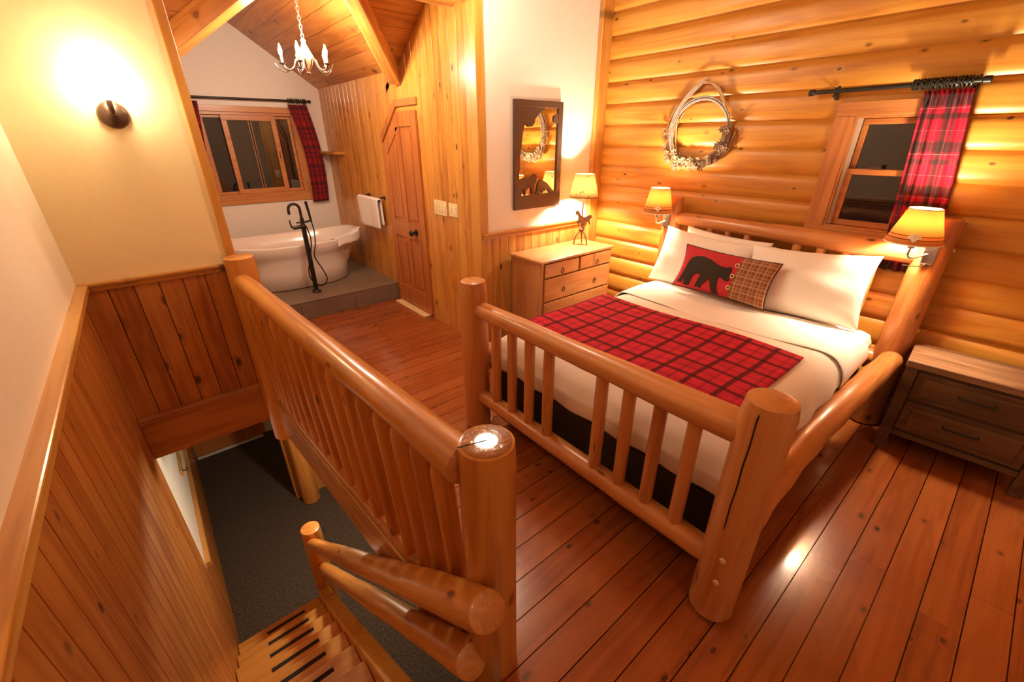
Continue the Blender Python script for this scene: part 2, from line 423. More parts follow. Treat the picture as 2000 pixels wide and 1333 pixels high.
M_CURTB = plaid('dark_red_tartan', (.36, .020, .022), (.040, .018, .026), .22, [(.18, .09, .65), (.46, .05, .6), (.70, .07, .5)])
M_BPLAID = plaid('brown_check', (.26, .075, .022), (.52, .32, .20), .052, [(.3, .12, .55), (.7, .08, .4)])

# ------------------------------------------------------------------ camera
f_px = 827.871602; yaw, pitch, roll = .875446529, .444281070, -.00247388839
fw = V((cos(yaw) * cos(pitch), sin(yaw) * cos(pitch), -sin(pitch)))
r_ = V((sin(yaw), -cos(yaw), 0)); u_ = r_.cross(fw)
r2 = r_ * cos(roll) + u_ * sin(roll); u2 = -r_ * sin(roll) + u_ * cos(roll)
cam = bpy.data.cameras.new('camera'); co = bpy.data.objects.new('camera', cam); COL.objects.link(co)
cam.sensor_width = 36; cam.lens = f_px / 2000 * 36; cam.clip_start = .02
co.matrix_world = Mx(((r2.x, u2.x, -fw.x, 0), (r2.y, u2.y, -fw.y, 0), (r2.z, u2.z, -fw.z, 1.75), (0, 0, 0, 1)))
sc.camera = co

# ------------------------------------------------------------------ room constants
XL, XC, XP = 3.55, -.413, 2.10      # log wall, stair wall, pine wall
YM, YS, YW = 2.912, 3.30, 6.343     # mirror wall, sconce wall, far window wall
YN = -2.0                           # wall behind the camera
ZC = -2.2                           # carpet below
KS = .64
def zmain(y): return 2.327 + KS * (4.133 - y)
def zdorm(x): return 2.937 - .693 * abs(x - 1.22)
def rail_x(y): return .347 + (3.18 - y) * .0655    # slightly slanting stair-opening edge

# planked panel: profile across (u), extruded along v
def planks(bm, u0, u1, w, off, vb, vt, P, n, gw=.007, gd=.006, thick=.02):
    """P(u,v)->world point on the face; n normal (towards the room); vb, vt functions of u; boards meet in V grooves"""
    n = V(n); prof = []
    k0 = floor((u0 - off) / w) + 1
    prof.append((u0, 0))
    u = off + k0 * w
    while u < u1 - 1e-4:
        if u - gw / 2 > u0 + .001 and u + gw / 2 < u1 - .001:
            prof += [(u - gw / 2, 0), (u - gw * .12, -gd), (u + gw * .12, -gd), (u + gw / 2, 0)]
        u += w
    prof.append((u1, 0))
    fr = [(bm.verts.new(V(P(a, vb(a))) + n * d), bm.verts.new(V(P(a, vt(a))) + n * d)) for a, d in prof]
    bk = [(bm.verts.new(V(P(a, vb(a))) - n * thick), bm.verts.new(V(P(a, vt(a))) - n * thick)) for a in (u0, u1)]
    for (a, b), (c, d) in zip(fr, fr[1:]): bm.faces.new((a, c, d, b))
    bm.faces.new((bk[0][0], bk[0][1], bk[1][1], bk[1][0]))
    bm.faces.new((fr[0][0], fr[0][1], bk[0][1], bk[0][0])); bm.faces.new((fr[-1][0], bk[1][0], bk[1][1], fr[-1][1]))
    bm.faces.new([x[0] for x in fr] + [bk[1][0], bk[0][0]]); bm.faces.new([x[1] for x in fr][::-1] + [bk[0][1], bk[1][1]])

# ------------------------------------------------------------------ floor (boards along X; the stair opening is left out)
bm = bmesh.new()
wbd, offb = .128, .03
def floor_rows(x0f, x1f, y0, y1):
    k = floor((y0 - offb) / wbd)
    while offb + k * wbd < y1 - 1e-5:
        a, b = max(y0, offb + k * wbd), min(y1, offb + (k + 1) * wbd)
        g = .0022
        ya, yb = a + (g if a > y0 + 1e-5 else 0), b - (g if b < y1 - 1e-5 else 0)
        p = [(x0f(ya), ya), (x1f, ya), (x1f, yb), (x0f(yb), yb)]
        vs = [bm.verts.new((x, y, 0)) for x, y in p]; vb = [bm.verts.new((x, y, -.03)) for x, y in p]
        bm.faces.new(vs)
        for i in range(4): bm.faces.new((vs[i], vb[i], vb[(i + 1) % 4], vs[(i + 1) % 4]))
        k += 1
floor_rows(lambda y: XC, XL, YN, .54)
floor_rows(lambda y: rail_x(y), XL, .54, YM)
floor_rows(lambda y: rail_x(y), XP, YM, YS)
floor_rows(lambda y: .34, XP, YS, YW)
# sub-floor
poly_prism(bm, [(XC, YN, -.03), (XL, YN, -.03), (XL, .52, -.03), (XC, .52, -.03)], (0, 0, -.2))
poly_prism(bm, [(rail_x(.52) + .03, .52, -.03), (XL, .52, -.03), (XL, YM, -.03), (XP, YM, -.03), (XP, YW, -.03), (XC, YW, -.03), (XC, YS + .1, -.03), (.36, YS + .1, -.03), (.37, YS - .1, -.03)], (0, 0, -.2))
struct(obj('floor', bm, M_FLOOR), 'reddish wide pine floorboards of the bedroom', 'floor')

# carpet below
bm = bx(XC, 2.6, .2, YW, ZC - .1, ZC)
struct(obj('floor_lower', bm, M_CARPET), 'dark grey carpet at the foot of the stairs', 'carpet')

# ------------------------------------------------------------------ log wall
WY0, WY1, WZ0, WZ1 = .525, .905, 1.215, 1.875      # opening of the log-wall window
bm = bmesh.new()
pit, z00 = .1712, -.0201
def log_strip(z0, z1, ya, yb):
    k = floor((z0 - z00) / pit)
    while z00 + k * pit < z1 - 1e-5:
        a, b = z00 + k * pit, z00 + (k + 1) * pit
        za, zb = max(a, z0), min(b, z1)
        pr = []
        for i in range(9):
            z = za + (zb - za) * i / 8; t = (z - a) / pit * 2 - 1
            dd = .027 * (max(0, 1 - abs(t) ** 3.2)) ** .60
            pr.append((XL - dd, z))
        A = [bm.verts.new((x, ya, z)) for x, z in pr]; B = [bm.verts.new((x, yb, z)) for x, z in pr]
        for i in range(8): bm.faces.new((A[i], A[i + 1], B[i + 1], B[i]))
        for R, y in ((A, ya), (B, yb)):
            bk = [bm.verts.new((XL + .1, y, zb)), bm.verts.new((XL + .1, y, za))]
            bm.faces.new(R + bk)
        k += 1
ZT = 4.7
log_strip(0, ZT, YN, WY0); log_strip(0, ZT, WY1, YM); log_strip(0, WZ0, WY0, WY1); log_strip(WZ1, ZT, WY0, WY1)
struct(obj('wall_right', bm, M_SIDING, smooth=True, sharp=40), 'golden half-log siding wall behind the bed', 'wall')

# ------------------------------------------------------------------ mirror wall (white above pine wainscot)
bm = bx(XP, XL, YM, YM + .1, 0, zmain(YM) + .3)
struct(obj('wall_back', bm, M_WHITE), 'white plaster wall with the framed mirror', 'wall')
bm = bmesh.new()
planks(bm, XP + .002, 3.40, .092, XP, lambda u: 0, lambda u: .985, lambda u, v: (u, YM - .018, v), (0, -1, 0))
struct(obj('trim_1', bm, M_WALLX2), 'pine wainscot boards below the mirror', 'wainscot')
bm = bmesh.new(); box(bm, XP - .0, 3.40, YM - .036, YM - .001, .985, 1.02); box(bm, XP - .0, 3.40, YM - .05, YM - .001, 1.02, 1.036)
struct(obj('trim_2', bm, M_TRIMX, bev=.004), 'pine cap rail above the wainscot by the dresser', 'rail')
bm = bx(3.40, 3.545, YM - .05, YM - .001, 0, 3.2)
struct(obj('trim_3', bm, M_TRIMZ, bev=.008), 'tall pine corner board beside the log wall', 'corner board')

# ------------------------------------------------------------------ pine wall with the closet door
bm = bmesh.new()
def ptop(y): return (2.33 if y > 4.133 else zmain(y)) + .05
planks(bm, YM + .1, 4.133, .118, 2.91, lambda u: 0, ptop, lambda u, v: (XP, u, v), (-1, 0, 0), thick=.08)
planks(bm, 4.133, YW, .118, 2.91, lambda u: 0, lambda u: 2.40, lambda u, v: (XP, u, v), (-1, 0, 0), thick=.08)
struct(obj('wall_inner', bm, M_WALLY), 'knotty pine board wall of the closet', 'wall')
bm = bx(XP - .018, XP + .06, YM - .022, YM + .115, 0, zmain(YM) + .2)
struct(obj('trim_4', bm, M_TRIMZ, bev=.005), 'pine corner board where the closet wall ends', 'corner board')

# door with a clipped top corner
D = dict(y0=3.83, y1=4.585, zt=2.0, yk=4.20, zk=1.70)
d = thing('door_1', 'reddish panelled closet door with one clipped top corner', 'door', (XP, 4.2, 0)); d['kind'] = 'structure'
xd = XP - .016
bm = bmesh.new()
outl = [(D['y0'], .03), (D['y1'], .03), (D['y1'], D['zk'] - .01), (D['yk'], D['zt'] - .01), (D['y0'], D['zt'] - .01)]
poly_prism(bm, [(xd, y, z) for y, z in outl], (.014, 0, 0))
# stiles and rails standing proud of the sunk field
def rail_poly(pts): poly_prism(bm, [(xd - .012, y, z) for y, z in pts], (.0125, 0, 0))
a, b = D['y0'], D['y1']
rail_poly([(a, .03), (a + .10, .03), (a + .10, 1.99), (a, 1.99)])
rail_poly([(b - .10, .03), (b, .03), (b, 1.69), (b - .10, 1.765)])
ym = (a + b) / 2
for z0_, z1_ in ((.03, .24), (.80, .96)): rail_poly([(a + .10, z0_), (b - .10, z0_), (b - .10, z1_), (a + .10, z1_)])
rail_poly([(ym - .04, .24), (ym + .04, .24), (ym + .04, .80), (ym - .04, .80)])
rail_poly([(ym - .04, .96), (ym + .04, .96), (ym + .04, 1.86), (ym - .04, 1.86)])
rail_poly([(a + .10, 1.86), (D['yk'] - .02, 1.86), (b - .10, 1.62), (b - .10, 1.765), (D['yk'], 1.99), (a + .10, 1.99)])
# raised fields
for y0, y1, z0, z1 in ((a + .13, ym - .07, .28, .76), (ym + .07, b - .13, .28, .76), (a + .13, ym - .07, 1.0, 1.82), ):
    poly_prism(bm, [(xd - .009, y0, z0), (xd - .009, y1, z0), (xd - .009, y1, z1), (xd - .009, y0, z1)], (.01, 0, 0))
poly_prism(bm, [(xd - .009, ym + .07, 1.0), (xd - .009, b - .13, 1.0), (xd - .009, b - .13, 1.56), (xd - .009, ym + .07, 1.74)], (.01, 0, 0))
obj('door_panel', bm, M_DOOR, d, bev=.004)
bm = bmesh.new()
lathe(bm, [(.034, 0), (.034, .006), (.012, .012), (.010, .035), (.024, .045), (.030, .058), (.024, .070), (.010, .074)], seg=20, M=Mx.Rotation(-pi / 2, 4, 'Y'), c=(xd - .012, 4.01, .885))
tube(bm, [(xd - .05, 4.01, .885), (xd - .058, 4.04, .883), (xd - .058, 4.085, .880)], [.009, .008, .006], 10)
obj('door_handle', bm, M_BLACK, d, smooth=True)
bm = bmesh.new()
def casing(p): poly_prism(bm, [(XP - .022, y, z) for y, z in p], (.0215, 0, 0))
casing([(a - .02, 2.03), (D['yk'] + .015, 2.03), (D['yk'] + .04, 2.09), (a - .02, 2.09)])
casing([(D['yk'] + .015, 2.03), (b + .012, 1.725), (b + .03, 1.79), (D['yk'] + .04, 2.09)])
obj('door_casing', bm, M_DOOR, d, bev=.003)
bm = bx(XP - .10, XP - .004, 3.88, 4.56, .001, .02)
struct(obj('trim_5', bm, simple('pale_threshold', (.85, .62, .35), .4), bev=.004), 'pale wood threshold below the closet door', 'threshold')

# ------------------------------------------------------------------ far window wall with opening
FX0, FX1, FZ0, FZ1 = .72, 1.74, 1.115, 2.045
bm = bmesh.new()
def wy(x0, x1, z0, z1): box(bm, x0, x1, YW, YW + .12, z0, z1)
wy(.30, FX0, -.03, 3.1); wy(FX1, XP + .1, -.03, 3.1); wy(FX0, FX1, -.03, FZ0); wy(FX0, FX1, FZ1, 3.1)
struct(obj('wall_far', bm, M_WHITE), 'white gable wall above the bathtub', 'wall')
# window 1: sliding window
w1 = thing('window_1', 'sliding wood window above the bathtub', 'window', ((FX0 + FX1) / 2, YW, FZ0)); w1['kind'] = 'structure'
bm = bmesh.new(); fr = .062
box(bm, FX0 - fr, FX1 + fr, YW - .022, YW - .001, FZ1, FZ1 + fr); box(bm, FX0 - fr, FX1 + fr, YW - .022, YW - .001, FZ0 - .085, FZ0)
obj('casing', bm, M_FIR, w1, bev=.003)
bm = bmesh.new()
box(bm, FX0 - fr, FX0, YW - .022, YW - .001, FZ0, FZ1); box(bm, FX1, FX1 + fr, YW - .022, YW - .001, FZ0, FZ1)
obj('casing', bm, M_FIRZ, w1, bev=.003)
bm = bmesh.new()
box(bm, FX0 + .001, FX1 - .001, YW, YW + .10, FZ1 - .03, FZ1 - .001); box(bm, FX0 + .001, FX1 - .001, YW, YW + .10, FZ0 + .001, FZ0 + .03)
box(bm, FX0 + .001, FX0 + .03, YW, YW + .10, FZ0 + .031, FZ1 - .031); box(bm, FX1 - .03, FX1 - .001, YW, YW + .10, FZ0 + .031, FZ1 - .031)
obj('jamb', bm, M_FIR, w1)
def sash(x0, x1, y, z0, z1, mat, par, fwid=.055, fd=.03, glass=M_GLASS, name='sash'):
    bm = bmesh.new()
    box(bm, x0, x1, y, y + fd, z1 - fwid, z1); box(bm, x0, x1, y, y + fd, z0, z0 + fwid)
    box(bm, x0, x0 + fwid, y, y + fd, z0 + fwid, z1 - fwid); box(bm, x1 - fwid, x1, y, y + fd, z0 + fwid, z1 - fwid)
    s = obj(name, bm, mat, par, bev=.003)
    obj('pane', bx(x0 + fwid - .003, x1 - fwid + .003, y + fd * .45, y + fd * .55, z0 + fwid - .003, z1 - fwid + .003), glass, s)
    return s
s1 = sash(.955, 1.53, YW + .008, FZ0 + .031, FZ1 - .031, M_FIR, w1)
s2 = sash(FX0 + .031, 1.26, YW + .050, FZ0 + .031, FZ1 - .031, M_FIR, w1, fwid=.03)
s3 = sash(1.24, FX1 - .031, YW + .050, FZ0 + .031, FZ1 - .031, M_FIR, w1, fwid=.03, name='sash')
obj('latch', bx(1.495, 1.507, YW - .004, YW + .008, 1.54, 1.62), M_BRONZE, w1)
# dark outside
# gable side bathroom wall
bm = bx(.24, .34, YS + .12, YW, -.03, 2.6)
struct(obj('wall_alcove', bm, M_WHITE), 'white knee wall at the left of the bathtub', 'wall')

# ------------------------------------------------------------------ sconce wall (end of the stairwell)
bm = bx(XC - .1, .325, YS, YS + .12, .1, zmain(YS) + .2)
struct(obj('wall_end', bm, M_LAMPTINT), 'end wall carrying the round sconce, lamp tint in its paint', 'wall')
bm = bmesh.new()
planks(bm, XC, .325, .118, XC, lambda u: .10, lambda u: .985, lambda u, v: (u, YS - .016, v), (0, -1, 0), thick=.016)
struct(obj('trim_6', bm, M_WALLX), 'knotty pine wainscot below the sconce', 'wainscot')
bm = bmesh.new(); box(bm, XC, .30, YS - .03, YS - .001, .975, 1.005); box(bm, XC, .30, YS - .045, YS - .001, 1.005, 1.022)
struct(obj('trim_7', bm, M_TRIMX, bev=.004), 'pine cap rail below the sconce', 'rail')
bm = bmesh.new(); box(bm, XC + .001, .33, YS - .055, YS + .1, -.185, .10); box(bm, XC + .001, .33, YS - .066, YS - .017, .085, .125)
struct(obj('trim_8', bm, M_BEAM, bev=.004), 'dark pine header beam across the stairwell', 'beam')
bm = bx(.325, .375, YS - .02, YS + .14, .1, zmain(YS) + .2)
struct(obj('trim_9', bm, M_TRIMZ, bev=.005), 'tall pine edge board at the end of the sconce wall', 'corner board')

# ------------------------------------------------------------------ left stair wall
bm = bmesh.new(); box(bm, XC - .12, XC, YN, YS, .95, 4.8)
struct(obj('wall_left', bm, M_CREAM2), 'cream plaster wall left of the stairs', 'wall')
bm = bmesh.new()
planks(bm, YN, YS - .001, .118, -.05, lambda u: ZC, lambda u: .965, lambda u, v: (XC, u, v), (1, 0, 0), thick=.1)
planks(bm, YS - .001, YW, .118, -.05, lambda u: ZC, lambda u: -1.345, lambda u, v: (XC, u, v), (1, 0, 0), thick=.1)
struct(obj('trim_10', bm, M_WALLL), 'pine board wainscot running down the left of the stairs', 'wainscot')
bm = bmesh.new(); box(bm, XC - .0, XC + .022, YN, YS - .05, .945, .985); box(bm, XC - .05, XC + .05, YN, YS - .05, .985, 1.022)
struct(obj('trim_11', bm, M_TRIMY, bev=.006), 'wide pine ledge along the top of the stair wainscot', 'ledge')
bm = bx(XC - .12, XC - .001, YS + .001, YW, -1.345, -.03)
struct(obj('wall_below', bm, M_WHITE), 'white wall above the lower chair rail', 'wall')
bm = bx(XC - .001, XC + .035, YS + .03, YW, -1.355, -1.30)
struct(obj('trim_12', bm, M_TRIMY, bev=.004), 'orange chair rail on the lower wall', 'rail')
hk = thing('wall_hook_board', 'small wooden hook board on the white wall below', 'hook', (XC, 4.3, -1.0))
obj('board', bx(XC, XC + .02, 4.15, 4.5, -.98, -.93), M_TRIMY, hk, bev=.003)
bm = bmesh.new(); tube(bm, [(XC + .02, 4.2, -.96), (XC + .05, 4.2, -.97), (XC + .055, 4.2, -.94)], .007, 8)
obj('hook', bm, M_BRONZE, hk, smooth=True)

# wall behind the camera and lower-storey walls
struct(obj('wall_front', bx(XC - .1, XL + .1, YN - .1, YN, 0, 4.8), M_WHITE))
struct(obj('wall_lower_far', bx(XC, 2.6, YW - .02, YW + .1, ZC, -.23), M_WHITE))
struct(obj('wall_lower_right', bx(2.6, 2.7, .2, YW, ZC, -.23), M_CREAM2))
struct(obj('wall_lower_near', bx(XC, 2.6, .1, .2, ZC, -.23), M_CREAM2))

# lower door
d2 = thing('door_2', 'pine door at the foot of the stairs, only its bottom edge showing', 'door', (0, YW - .05, ZC)); d2['kind'] = 'structure'
bm = bmesh.new(); yd = YW - .06
box(bm, XC + .02, .46, yd, yd + .035, ZC + .03, ZC + 1.9)
box(bm, XC + .02, .46, yd - .012, yd, ZC + .03, ZC + .22); box(bm, XC + .02, XC + .13, yd - .012, yd, ZC + .22, ZC + 1.9); box(bm, .35, .46, yd - .012, yd, ZC + .22, ZC + 1.9)
obj('door_panel', bm, M_DOOR, d2, bev=.004)
struct(obj('trim_13', bx(XC + .02, .42, YW - .12, YW - .075, ZC + .001, ZC + .026), simple('lit_line_paint', (.85, .75, .6), .4), bev=.003), 'pale strip below the lower door, its lit line painted in', 'threshold')  # bright lit line under the door, put into a pale colour

# lower wall end and post
struct(obj('wall_lower_end', bx(.45, 1.5, 4.62, 4.78, ZC, -.23), M_TRIMZ), 'pine clad wall end below the landing', 'wall')
struct(obj('trim_18', bx(.40, .56, YS + .02, 4.62, -.42, -.232), M_TRIMY), 'pine clad floor edge below the far post', 'trim')
tag(log('log_post', (.585, 4.51, ZC), (.585, 4.51, -.24), .095, .10), 'round log post standing on the dark carpet below', 'post')

# ------------------------------------------------------------------ ceilings
bm = bmesh.new()
T = .06
def slab(pts): poly_prism(bm, pts, (0, 0, T))
def vy(x): return 4.133 - (zdorm(x) - 2.327) / KS
YR = .9
mp = lambda x, y: (x, y, zmain(y))
slab([mp(XC - .1, YR), mp(XL + .1, YR), mp(XL + .1, 4.4), mp(XP, 4.4), mp(XP, 4.133), mp(1.22, vy(1.22)), mp(.34, 4.133), mp(.34, 4.4), mp(XC - .1, 4.4)])
zr = zmain(YR)
slab([(XC - .1, YN - .1, zr - KS * (YR - YN + .1)), (XL + .1, YN - .1, zr - KS * (YR - YN + .1)), (XL + .1, YR, zr), (XC - .1, YR, zr)])
struct(obj('ceiling', bm, M_CEILX), 'pine boarded main ceiling slope', 'ceiling')
bm = bmesh.new()
for s in (1, -1):
    xe = 1.22 + s * .90; ze = zdorm(xe); yv = vy(1.22)
    slab([(1.22, yv, 2.937), (1.22, YW + .1, 2.937), (xe, YW + .1, ze), (xe, 4.133 + .02, ze)])
struct(obj('ceiling_dormer', bm, M_CEILY), 'pine boarded gable ceiling over the bathtub', 'ceiling')
# valley beams
def beam(name, p0, p1, w, h, mat):
    p0, p1 = V(p0), V(p1); z = (p1 - p0).normalized(); s = z.cross(V((0, 0, 1))).normalized(); up = s.cross(z)
    M = Mx(((s.x, up.x, z.x, p0.x), (s.y, up.y, z.y, p0.y), (s.z, up.z, z.z, p0.z), (0, 0, 0, 1)))
    return obj(name, bx(-w / 2, w / 2, -h, .01, 0, (p1 - p0).length), mat, None, M, bev=.006)
struct(beam('trim_14', (2.085, 4.15, 2.315), (1.22, 3.18, 2.937), .10, .13, M_LOG), 'right pine valley rafter above the closet wall', 'rafter')
struct(beam('trim_15', (.36, 4.12, 2.345), (1.22, 3.18, 2.937), .10, .13, M_LOG), 'left pine valley rafter above the sconce wall', 'rafter')
struct(log('trim_16', (2.03, 3.07, 2.672), (-.40, 3.07, 2.672), .095, .10, rough=.02), 'round log tie beam near the ceiling', 'log beam')

# ------------------------------------------------------------------ platform + bath
bm = bmesh.new()
box(bm, .342, XP - .002, 4.665, YW - .001, .001, .185); box(bm, .342, XP - .002, 4.652, YW - .001, .187, .197)
box(bm, .342, .98, 4.655, 4.664, .001, .184); box(bm, .983, 1.56, 4.655, 4.664, .001, .184); box(bm, 1.563, XP - .002, 4.655, 4.664, .001, .184)
struct(obj('tub_platform', bm, M_TILE, bev=.002), 'low grey tiled step carrying the bathtub', 'platform')

tub_rim_z = .70
def tub():
    bm = bmesh.new(); cx, cy = 1.22, 5.52
    # (a, b, z)
    prof = [(.55, .36, .198), (.57, .385, .21), (.585, .40, .40), (.605, .41, .52), (.66, .43, .575), (.74, .455, .615), (.775, .462, .66), (.785, .468, tub_rim_z - .012), (.785, .468, tub_rim_z), (.775, .458, tub_rim_z + .006), (.745, .425, tub_rim_z + .002), (.735, .415, tub_rim_z - .012), (.69, .37, .56), (.62, .33, .40), (.55, .28, .29), (.4, .2, .265), (.1, .05, .26)]
    n = 72; rings = []
    for a, b, z in prof:
        ring = []
        for k in range(n):
            t = 2 * pi * k / n; c, s = cos(t), sin(t); e = 2 / 2.5
            x = a * math.copysign(abs(c) ** e, c); y = b * math.copysign(abs(s) ** e, s)
            lift = .055 * (abs(x) / .785) ** 3 * max(0, (z - .45) / .25)
            ring.append(bm.verts.new((cx + x, cy + y, z + lift)))
        rings.append(ring)
    for A, B in zip(rings, rings[1:]):
        for k in range(n): bm.faces.new((A[k], A[(k + 1) % n], B[(k + 1) % n], B[k]))
    bm.faces.new(rings[0][::-1]); bm.faces.new(rings[-1])
    return bm
t = obj('bathtub', tub(), M_TUB, smooth=True, sharp=60); tag(t, 'white freestanding oval bathtub on the tiled step', 'bathtub')
# towel on rim: follows the front right rim
bm = bmesh.new()
def rim_pt(th, off):
    c, s = cos(th), sin(th); e = .8
    return 1.22 + (.765 + off) * math.copysign(abs(c) ** e, c), 5.52 + (.448 + off) * math.copysign(abs(s) ** e, s)
def tf(u, v):
    th = -1.15 + u * .93; s = (v - .5) * .30
    x, y = rim_pt(th, max(-.06, min(.034, s)))
    zr_ = tub_rim_z + .016 + .055 * (abs(x - 1.22) / .785) ** 3
    drop = max(0, s - .034) + max(0, -s - .06)
    return (x, y, zr_ - drop * .85 + .004 * sin(u * 23 + v * 5) + (.008 * sin(u * 9) if v > .6 else 0))
grid(bm, tf, 34, 16)
tag(obj('bath_towel', bm, M_TOWEL, smooth=True, solid=.012, soff=1), 'white towel lying over the bathtub rim', 'towel')

# freestanding faucet
fx, fy, z0 = 1.237, 4.93, .197
fc = thing('tub_faucet', 'tall black floor-standing bathtub faucet with hand shower', 'faucet', (fx, fy, z0))
bm = bmesh.new(); lathe(bm, [(.048, 0), (.048, .012), (.040, .022), (.026, .026)], (fx, fy, z0 + .001), 28); obj('base_flange', bm, M_BLACK, fc, smooth=True)
bm = bmesh.new(); tube(bm, [(fx, fy, z0 + .02), (fx, fy, .93)], .024, 20); obj('pole', bm, M_BLACK, fc, smooth=True)
bm = bmesh.new(); lathe(bm, [(.026, 0), (.030, .01), (.030, .03), (.022, .04), (.02, .10), (.018, .11)], (fx, fy, .90), 20)
tube(bm, [(fx - .10, fy, .915), (fx + .02, fy, .925)], [.018, .02], 16); obj('valve_body', bm, M_BLACK, fc, smooth=True)
bm = bmesh.new()
pts = [(fx, fy, 1.0)] + [(fx - .055 + .055 * cos(a), fy + .0, 1.10 + .055 * sin(a)) for a in [i * pi / 10 for i in range(11)]] + [(fx - .11, fy, 1.055)]
tube(bm, pts, .014, 14); obj('spout', bm, M_BLACK, fc, smooth=True)
bm = bmesh.new(); tube(bm, [(fx - .10, fy, .915), (fx - .115, fy, .93), (fx - .122, fy, 1.0)], [.009, .009, .006], 10); tube(bm, [(fx - .06, fy, .965), (fx + .02, fy, .965)], [.008, .008], 10); obj('lever_handle', bm, M_BLACK, fc, smooth=True)
bm = bmesh.new(); tube(bm, [(fx + .0, fy, .96), (fx + .09, fy, .975)], .011, 12); obj('cradle', bm, M_BLACK, fc, smooth=True)
bm = bmesh.new(); tube(bm, [(fx + .09, fy, .96), (fx + .083, fy, 1.06), (fx + .072, fy, 1.17)], [.011, .013, .015], 14); obj('hand_shower', bm, M_BLACK, fc, smooth=True)
bm = bmesh.new()
hp = [(fx + .09, fy, .965), (fx + .10, fy, .86), (fx + .085, fy + .0, .72), (fx + .045, fy - .03, .60), (fx + .10, fy - .03, .45), (fx + .13, fy - .03, .34), (fx + .10, fy - .03, .28), (fx + .04, fy - .03, .27), (fx - .03, fy - .03, .34), (fx - .045, fy - .03, .45), (fx + .0, fy - .032, .60), (fx + .045, fy - .02, .78), (fx + .03, fy, .92)]
def smooth_curve(pts, n=6):
    P = [V(p) for p in pts]; out = []
    for i in range(len(P) - 1):
        a, b, c, e = P[max(0, i - 1)], P[i], P[i + 1], P[min(len(P) - 1, i + 2)]
        for k in range(n):
            t = k / n; out.append(.5 * ((2 * b) + (c - a) * t + (2 * a - 5 * b + 4 * c - e) * t * t + (-a + 3 * b - 3 * c + e) * t ** 3))
    out.append(P[-1]); return out
tube(bm, smooth_curve(hp), .0065, 8); obj('shower_hose', bm, M_BLACK, fc, smooth=True)

# hanging hand towel on a bar
tb = thing('towel_bar', 'black towel bar on the knotty pine wall', 'towel bar', (XP, 5.0, 1.12))
bm = bmesh.new(); tube(bm, [(XP - .075, 4.70, 1.135), (XP - .075, 5.38, 1.135)], .008, 10); obj('rail', bm, M_BLACK, tb, smooth=True)
for y in (4.74, 5.15):
    bm = bmesh.new(); tube(bm, [(XP - .001, y, 1.16), (XP - .03, y, 1.165), (XP - .075, y, 1.15), (XP - .075, y, 1.135)], .009, 10); lathe(bm, [(.02, 0), (.02, .008)], (XP - .001, y, 1.16), 16, M=Mx.Rotation(-pi / 2, 4, 'Y')); obj('bracket', bm, M_BLACK, tb, smooth=True)
bm = bmesh.new()
def towf(u, v):
    y = 4.72 + u * .58 * (1 - .04 * v); s = v * 2 - 1    # v<.5 front, >.5 back
    r = .017; x0 = XP - .075
    lenf = .335 if s < 0 else .30
    q = abs(s) * lenf
    x = x0 + (-1 if s < 0 else 1) * min(r, q * .9) + (-.010 if s < 0 else .006) * sin(u * 9 + 1) * min(1, q * 4) - (0.012 * (1 - abs(s)) if s < 0 else 0)
    return (x, y, 1.135 + .02 - max(0, q - .01) - .012 * sin(u * 3.1) * (abs(s) > .9))
grid(bm, towf, 26, 30)
tag(obj('hanging_towel', bm, M_TOWEL, smooth=True, solid=.014, soff=0), 'white towel folded over the bar on the pine wall', 'towel')

tag(obj('corner_shelf', bx(1.97, XP - .001, 5.75, YW - .001, 1.585, 1.615), M_TRIMX, bev=.003), 'thin wooden corner shelf beside the bath curtain', 'shelf')

# switch plates
def plate(y0, y1, z0, z1, gangs, label):
    p = thing('switch_plate', label, 'switch plate', (XP, (y0 + y1) / 2, z0), group='switch plates on the pine wall')
    obj('cover', bx(XP - .008, XP, y0, y1, z0, z1), M_PLATE, p, bev=.003)
    for g in range(gangs):
        yc = y0 + (y1 - y0) * (g + .5) / gangs
        obj('rocker', bx(XP - .013, XP - .007, yc - .017, yc + .017, z0 + .03, z1 - .03), M_PLATE, p, bev=.002)
plate(3.425, 3.645, 1.115, 1.245, 4, 'wide almond switch plate nearer the closet door')
plate(3.25, 3.39, 1.125, 1.24, 2, 'narrow almond switch plate nearer the corner board')

